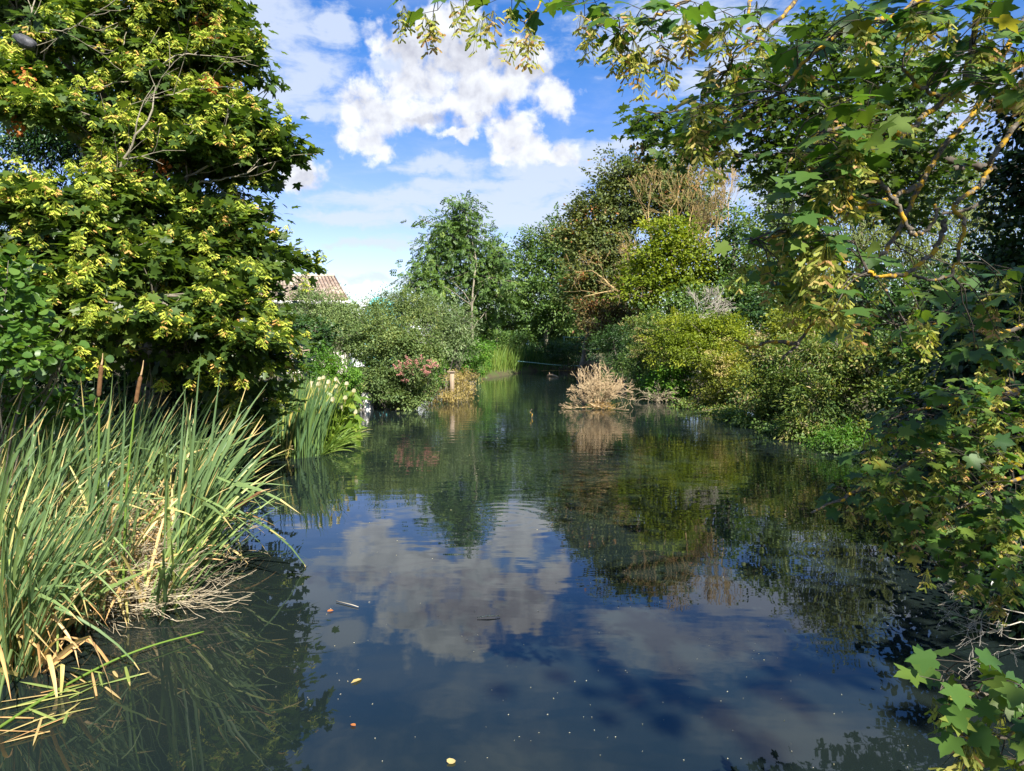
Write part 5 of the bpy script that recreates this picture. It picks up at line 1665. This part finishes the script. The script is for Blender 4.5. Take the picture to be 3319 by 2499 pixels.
for pts, r0, r1 in paths:
    pa = smooth_path(ppx(pts), 7, .004)
    b = Bag(); b.tube(pa, np.linspace(r0, r1, len(pa)) * rng.uniform(.88, 1.15, len(pa)), 8)
    b.obj('branch', M_['lichen'], RS, True)
    allp.append(pa)
hub = smooth_path([(8.2, 3.2, 4.4), (7.0, 3.3, 4.3), (5.6, 3.4, 4.2)], 3)
allp = np.concatenate(allp)

SPR = []   # x, y, depth, leaves, bunches
for (x, y, l, s) in ((866, 2, 1, 1), (885, -8, 2, 1), (945, 22, 2, 2), (935, 45, 0, 2), (1000, 0, 2, 2), (1010, 22, 0, 1), (1042, 12, 1, 1), (1075, -2, 3, 1), (1105, 0, 2, 1), (1128, 20, 3, 2), (1125, 45, 0, 2), (1180, -10, 2, 0), (1250, 8, 3, 1), (1262, 35, 1, 2), (1290, 55, 3, 1), (1285, 5, 3, 1),
                     (1340, 70, 4, 2), (1330, 40, 4, 1), (1372, 95, 1, 3), (1388, 128, 0, 2), (1360, 115, 2, 2), (1410, 60, 4, 2), (1420, 90, 2, 2), (1440, 30, 3, 1), (1470, 15, 3, 2), (1385, 20, 4, 1), (1500, 5, 3, 1), (1450, 75, 1, 1),
                     (1560, 25, 4, 1), (1548, 70, 4, 2), (1600, 95, 3, 1), (1585, 130, 4, 2), (1570, 160, 4, 1), (1640, 40, 3, 2), (1655, 90, 3, 1), (1540, 110, 3, 1), (1610, 20, 3, 1), (1520, 50, 3, 1)):
    SPR.append((x, y, rng.uniform(3.15, 3.5), l, s))
for poly, n, y0, y1, lv, sd in (
        ([(1680, 150), (1740, 60), (1880, 0), (2120, -20), (2211, 0), (2211, 200), (2060, 170), (1960, 160), (1900, 210), (1800, 260), (1700, 250)], 44, 2.75, 3.4, 4, .5),
        ([(1490, 215), (1560, 170), (1580, 240), (1540, 330), (1480, 300)], 13, 3.0, 3.4, 4, .8),
        ([(1680, 260), (1830, 220), (1960, 250), (1900, 330), (1850, 350), (1840, 470), (1800, 560), (1720, 540), (1680, 470), (1740, 400), (1660, 330)], 36, 2.6, 3.1, 4, .75),
        ([(1560, 520), (1640, 470), (1780, 470), (1860, 540), (1840, 700), (1760, 680), (1680, 600), (1600, 570)], 32, 2.8, 3.5, 2, .9),
        ([(1700, 640), (1860, 560), (2211, 580), (2211, 800), (1990, 760), (1850, 740), (1740, 760)], 46, 3.3, 4.6, 4, .6),
        ([(2050, 20), (2211, 0), (2211, 260), (2120, 220)], 15, 2.9, 3.4, 4, .5),
        ([(1760, 1100), (1840, 1020), (1900, 900), (2040, 830), (2211, 760), (2211, 1150), (2060, 1200), (1950, 1180), (1860, 1110)], 190, 4.3, 5.2, 4, .55),
        ([(1960, 1170), (2070, 1160), (2211, 1160), (2211, 1310), (2060, 1260)], 34, 4.4, 4.9, 4, .35)):
    for q in in_poly(poly, n):
        SPR.append((q[0], q[1], rng.uniform(y0, y1), max(0, int(rng.normal(lv, 1.2))), int(rng.random() < sd * .8) + int(rng.random() < sd * .3)))
for (x, y, l, s) in ((2030, 1490, 2, 0), (2060, 1450, 3, 0), (2090, 1430, 3, 0), (2110, 1470, 3, 1), (2070, 1530, 3, 0), (2120, 1540, 4, 0), (2160, 1500, 4, 1), (2030, 1470, 3, 1), (2085, 1590, 2, 2), (2110, 1600, 1, 2), (2170, 1590, 4, 0), (2190, 1545, 4, 0),
                     (2200, 1640, 4, 1), (2160, 1640, 3, 1), (2215, 1600, 4, 0), (2205, 1480, 3, 0), (2230, 1520, 4, 0), (2140, 1450, 3, 0)):
    SPR.append((x, y, rng.uniform(2.5, 2.75), l, s))
lf, tg, sd = Bag(), Bag(), []
pos, ax, nr, sz, ti, st0, st1 = [], [], [], [], [], [], []
for x, y, Y, l, s in SPR:
    c = P(x, y, Y)
    dd = ((allp - c) ** 2).sum(1)
    a = allp[dd.argmin()]
    L = np.linalg.norm(c - a)
    pa = smooth_path(wiggle(a, c, 5, .10, .12), 2)
    tg.tube(pa, np.linspace(.0032, .0018, len(pa)), 5)
    low = y > 1380
    for i in range(l):
        an = rng.uniform(0, 6.28)
        pd = np.array([math.cos(an), math.sin(an), rng.uniform(-.3, .35)])
        pl = rng.uniform(.04, .10)
        p = c + pd * pl
        st0.append(c); st1.append(p); pos.append(p)
        ax.append(pd * [1, 1, .5] + np.array([-.15, -.2, -.38]) + rng.normal(0, .25, 3))
        nr.append(np.array([-.1, -.25 if not low else -.5, 1.0]) + rng.normal(0, .32, 3))
        sz.append(rng.uniform(.055, .108) if not low else rng.uniform(.065, .10)); ti.append(np.clip(rng.normal(.42, .26), 0, 1))
    for i in range(s):
        sd.append(c + rng.normal(0, .03, 3) + [0, 0, -.02])
lf.scatter(MAPLE2, np.array(pos), np.array(ax), np.array(nr), np.array(sz), np.array(ti))
lf.obj('foliage', M_['syc_near'], RS)
tg.sticks(st0, st1, .0016, .0012, 4)
tg.obj('twig', M_['bark_dark'], RS)
seed_parts(RS, np.array(sd), SEEDS_P, 95, .84, M_['seed_p'])

# bare grey twigs by the right edge
T = thing('dead_branch', 'bare grey twigs jutting from the ivy at the right edge above the water', 'dead branch', P(2300, 1330, 5.2))
b = Bag(); segs = []
for (x, y) in ((2150, 1320), (2170, 1380), (2140, 1350), (2185, 1300), (2160, 1400)):
    a, c = P(2300, 1330, 5.2), P(x + 40, y, 5.0)
    pa = wiggle(a, c, 6, .08)
    for i in range(5):
        segs.append((pa[i], pa[i + 1], .0055, .004))
    grow(c, unit(P(x, y, 4.9) - c), .26, .0032, 3, segs, .5, .7)
segs_to(b, segs, 4, .0013)
b.obj('branch', M_['greydead'], T)

# ------------------------------------------------------------------ litter on the water
b = Bag(); n = 230
q = np.array([G(rng.uniform(640, 2000), 900 + 760 * rng.random() ** .8) for _ in range(n)])
b.scatter(DIAM, q + [0, 0, .004], rng.normal(size=(n, 3)) * [1, 1, .05], rng.normal(0, .12, (n, 3)) + [0, 0, 1], rng.uniform(.004, .013, n) * (q[:, 1] / 4.5), rng.random(n))
stuff(b.obj('floating_specks', M_['petal']), 'scattered pale specks drifting on the pond', 'debris')


def leaf_afloat(label, x, y, size, ang, mat='straw', tm=OVAL, tint=.6):
    b = Bag()
    b.scatter(tm, np.array([G(x, y) + [0, 0, .008]]), np.array([[math.cos(ang), math.sin(ang), .02]]), np.array([[.1, -.1, 1.0]]), size, [tint])
    tag(b.obj('floating_leaf', M_[mat]), label, 'leaf', 'dead leaves afloat on the pond')


leaf_afloat('brown floating leaf near the bulrush side of the pond, upper of the two', 706, 1322, .055, .5, 'brown_leaf')
leaf_afloat('long buff floating leaf pointing up and right in the lower pond', 757, 1478, .11, .9, 'straw', LANCE)
leaf_afloat('small orange-brown floating leaf low in the pond', 768, 1570, .04, 2.6, 'brown_leaf')
leaf_afloat('pale crumpled floating leaf at the bottom edge of the pond', 970, 1652, .05, 1.2, 'straw', ROUND, .9)
b = Bag(); b.tube([G(1030, 1336) + [0, 0, .01], G(1055, 1334) + [0, 0, .018], G(1080, 1333) + [0, 0, .012]], [.003, .006, .003], 6)
tag(b.obj('floating_stick', M_['petal']), 'short white stick floating in the middle of the pond', 'stick')
b = Bag(); b.tube([G(726, 1300) + [0, 0, .01], G(760, 1309) + [0, 0, .012], G(774, 1313) + [0, 0, .01]], [.004, .005, .003], 6)
tag(b.obj('floating_stick', M_['greydead']), 'thin grey stick floating beside the bulrush reflections', 'stick')
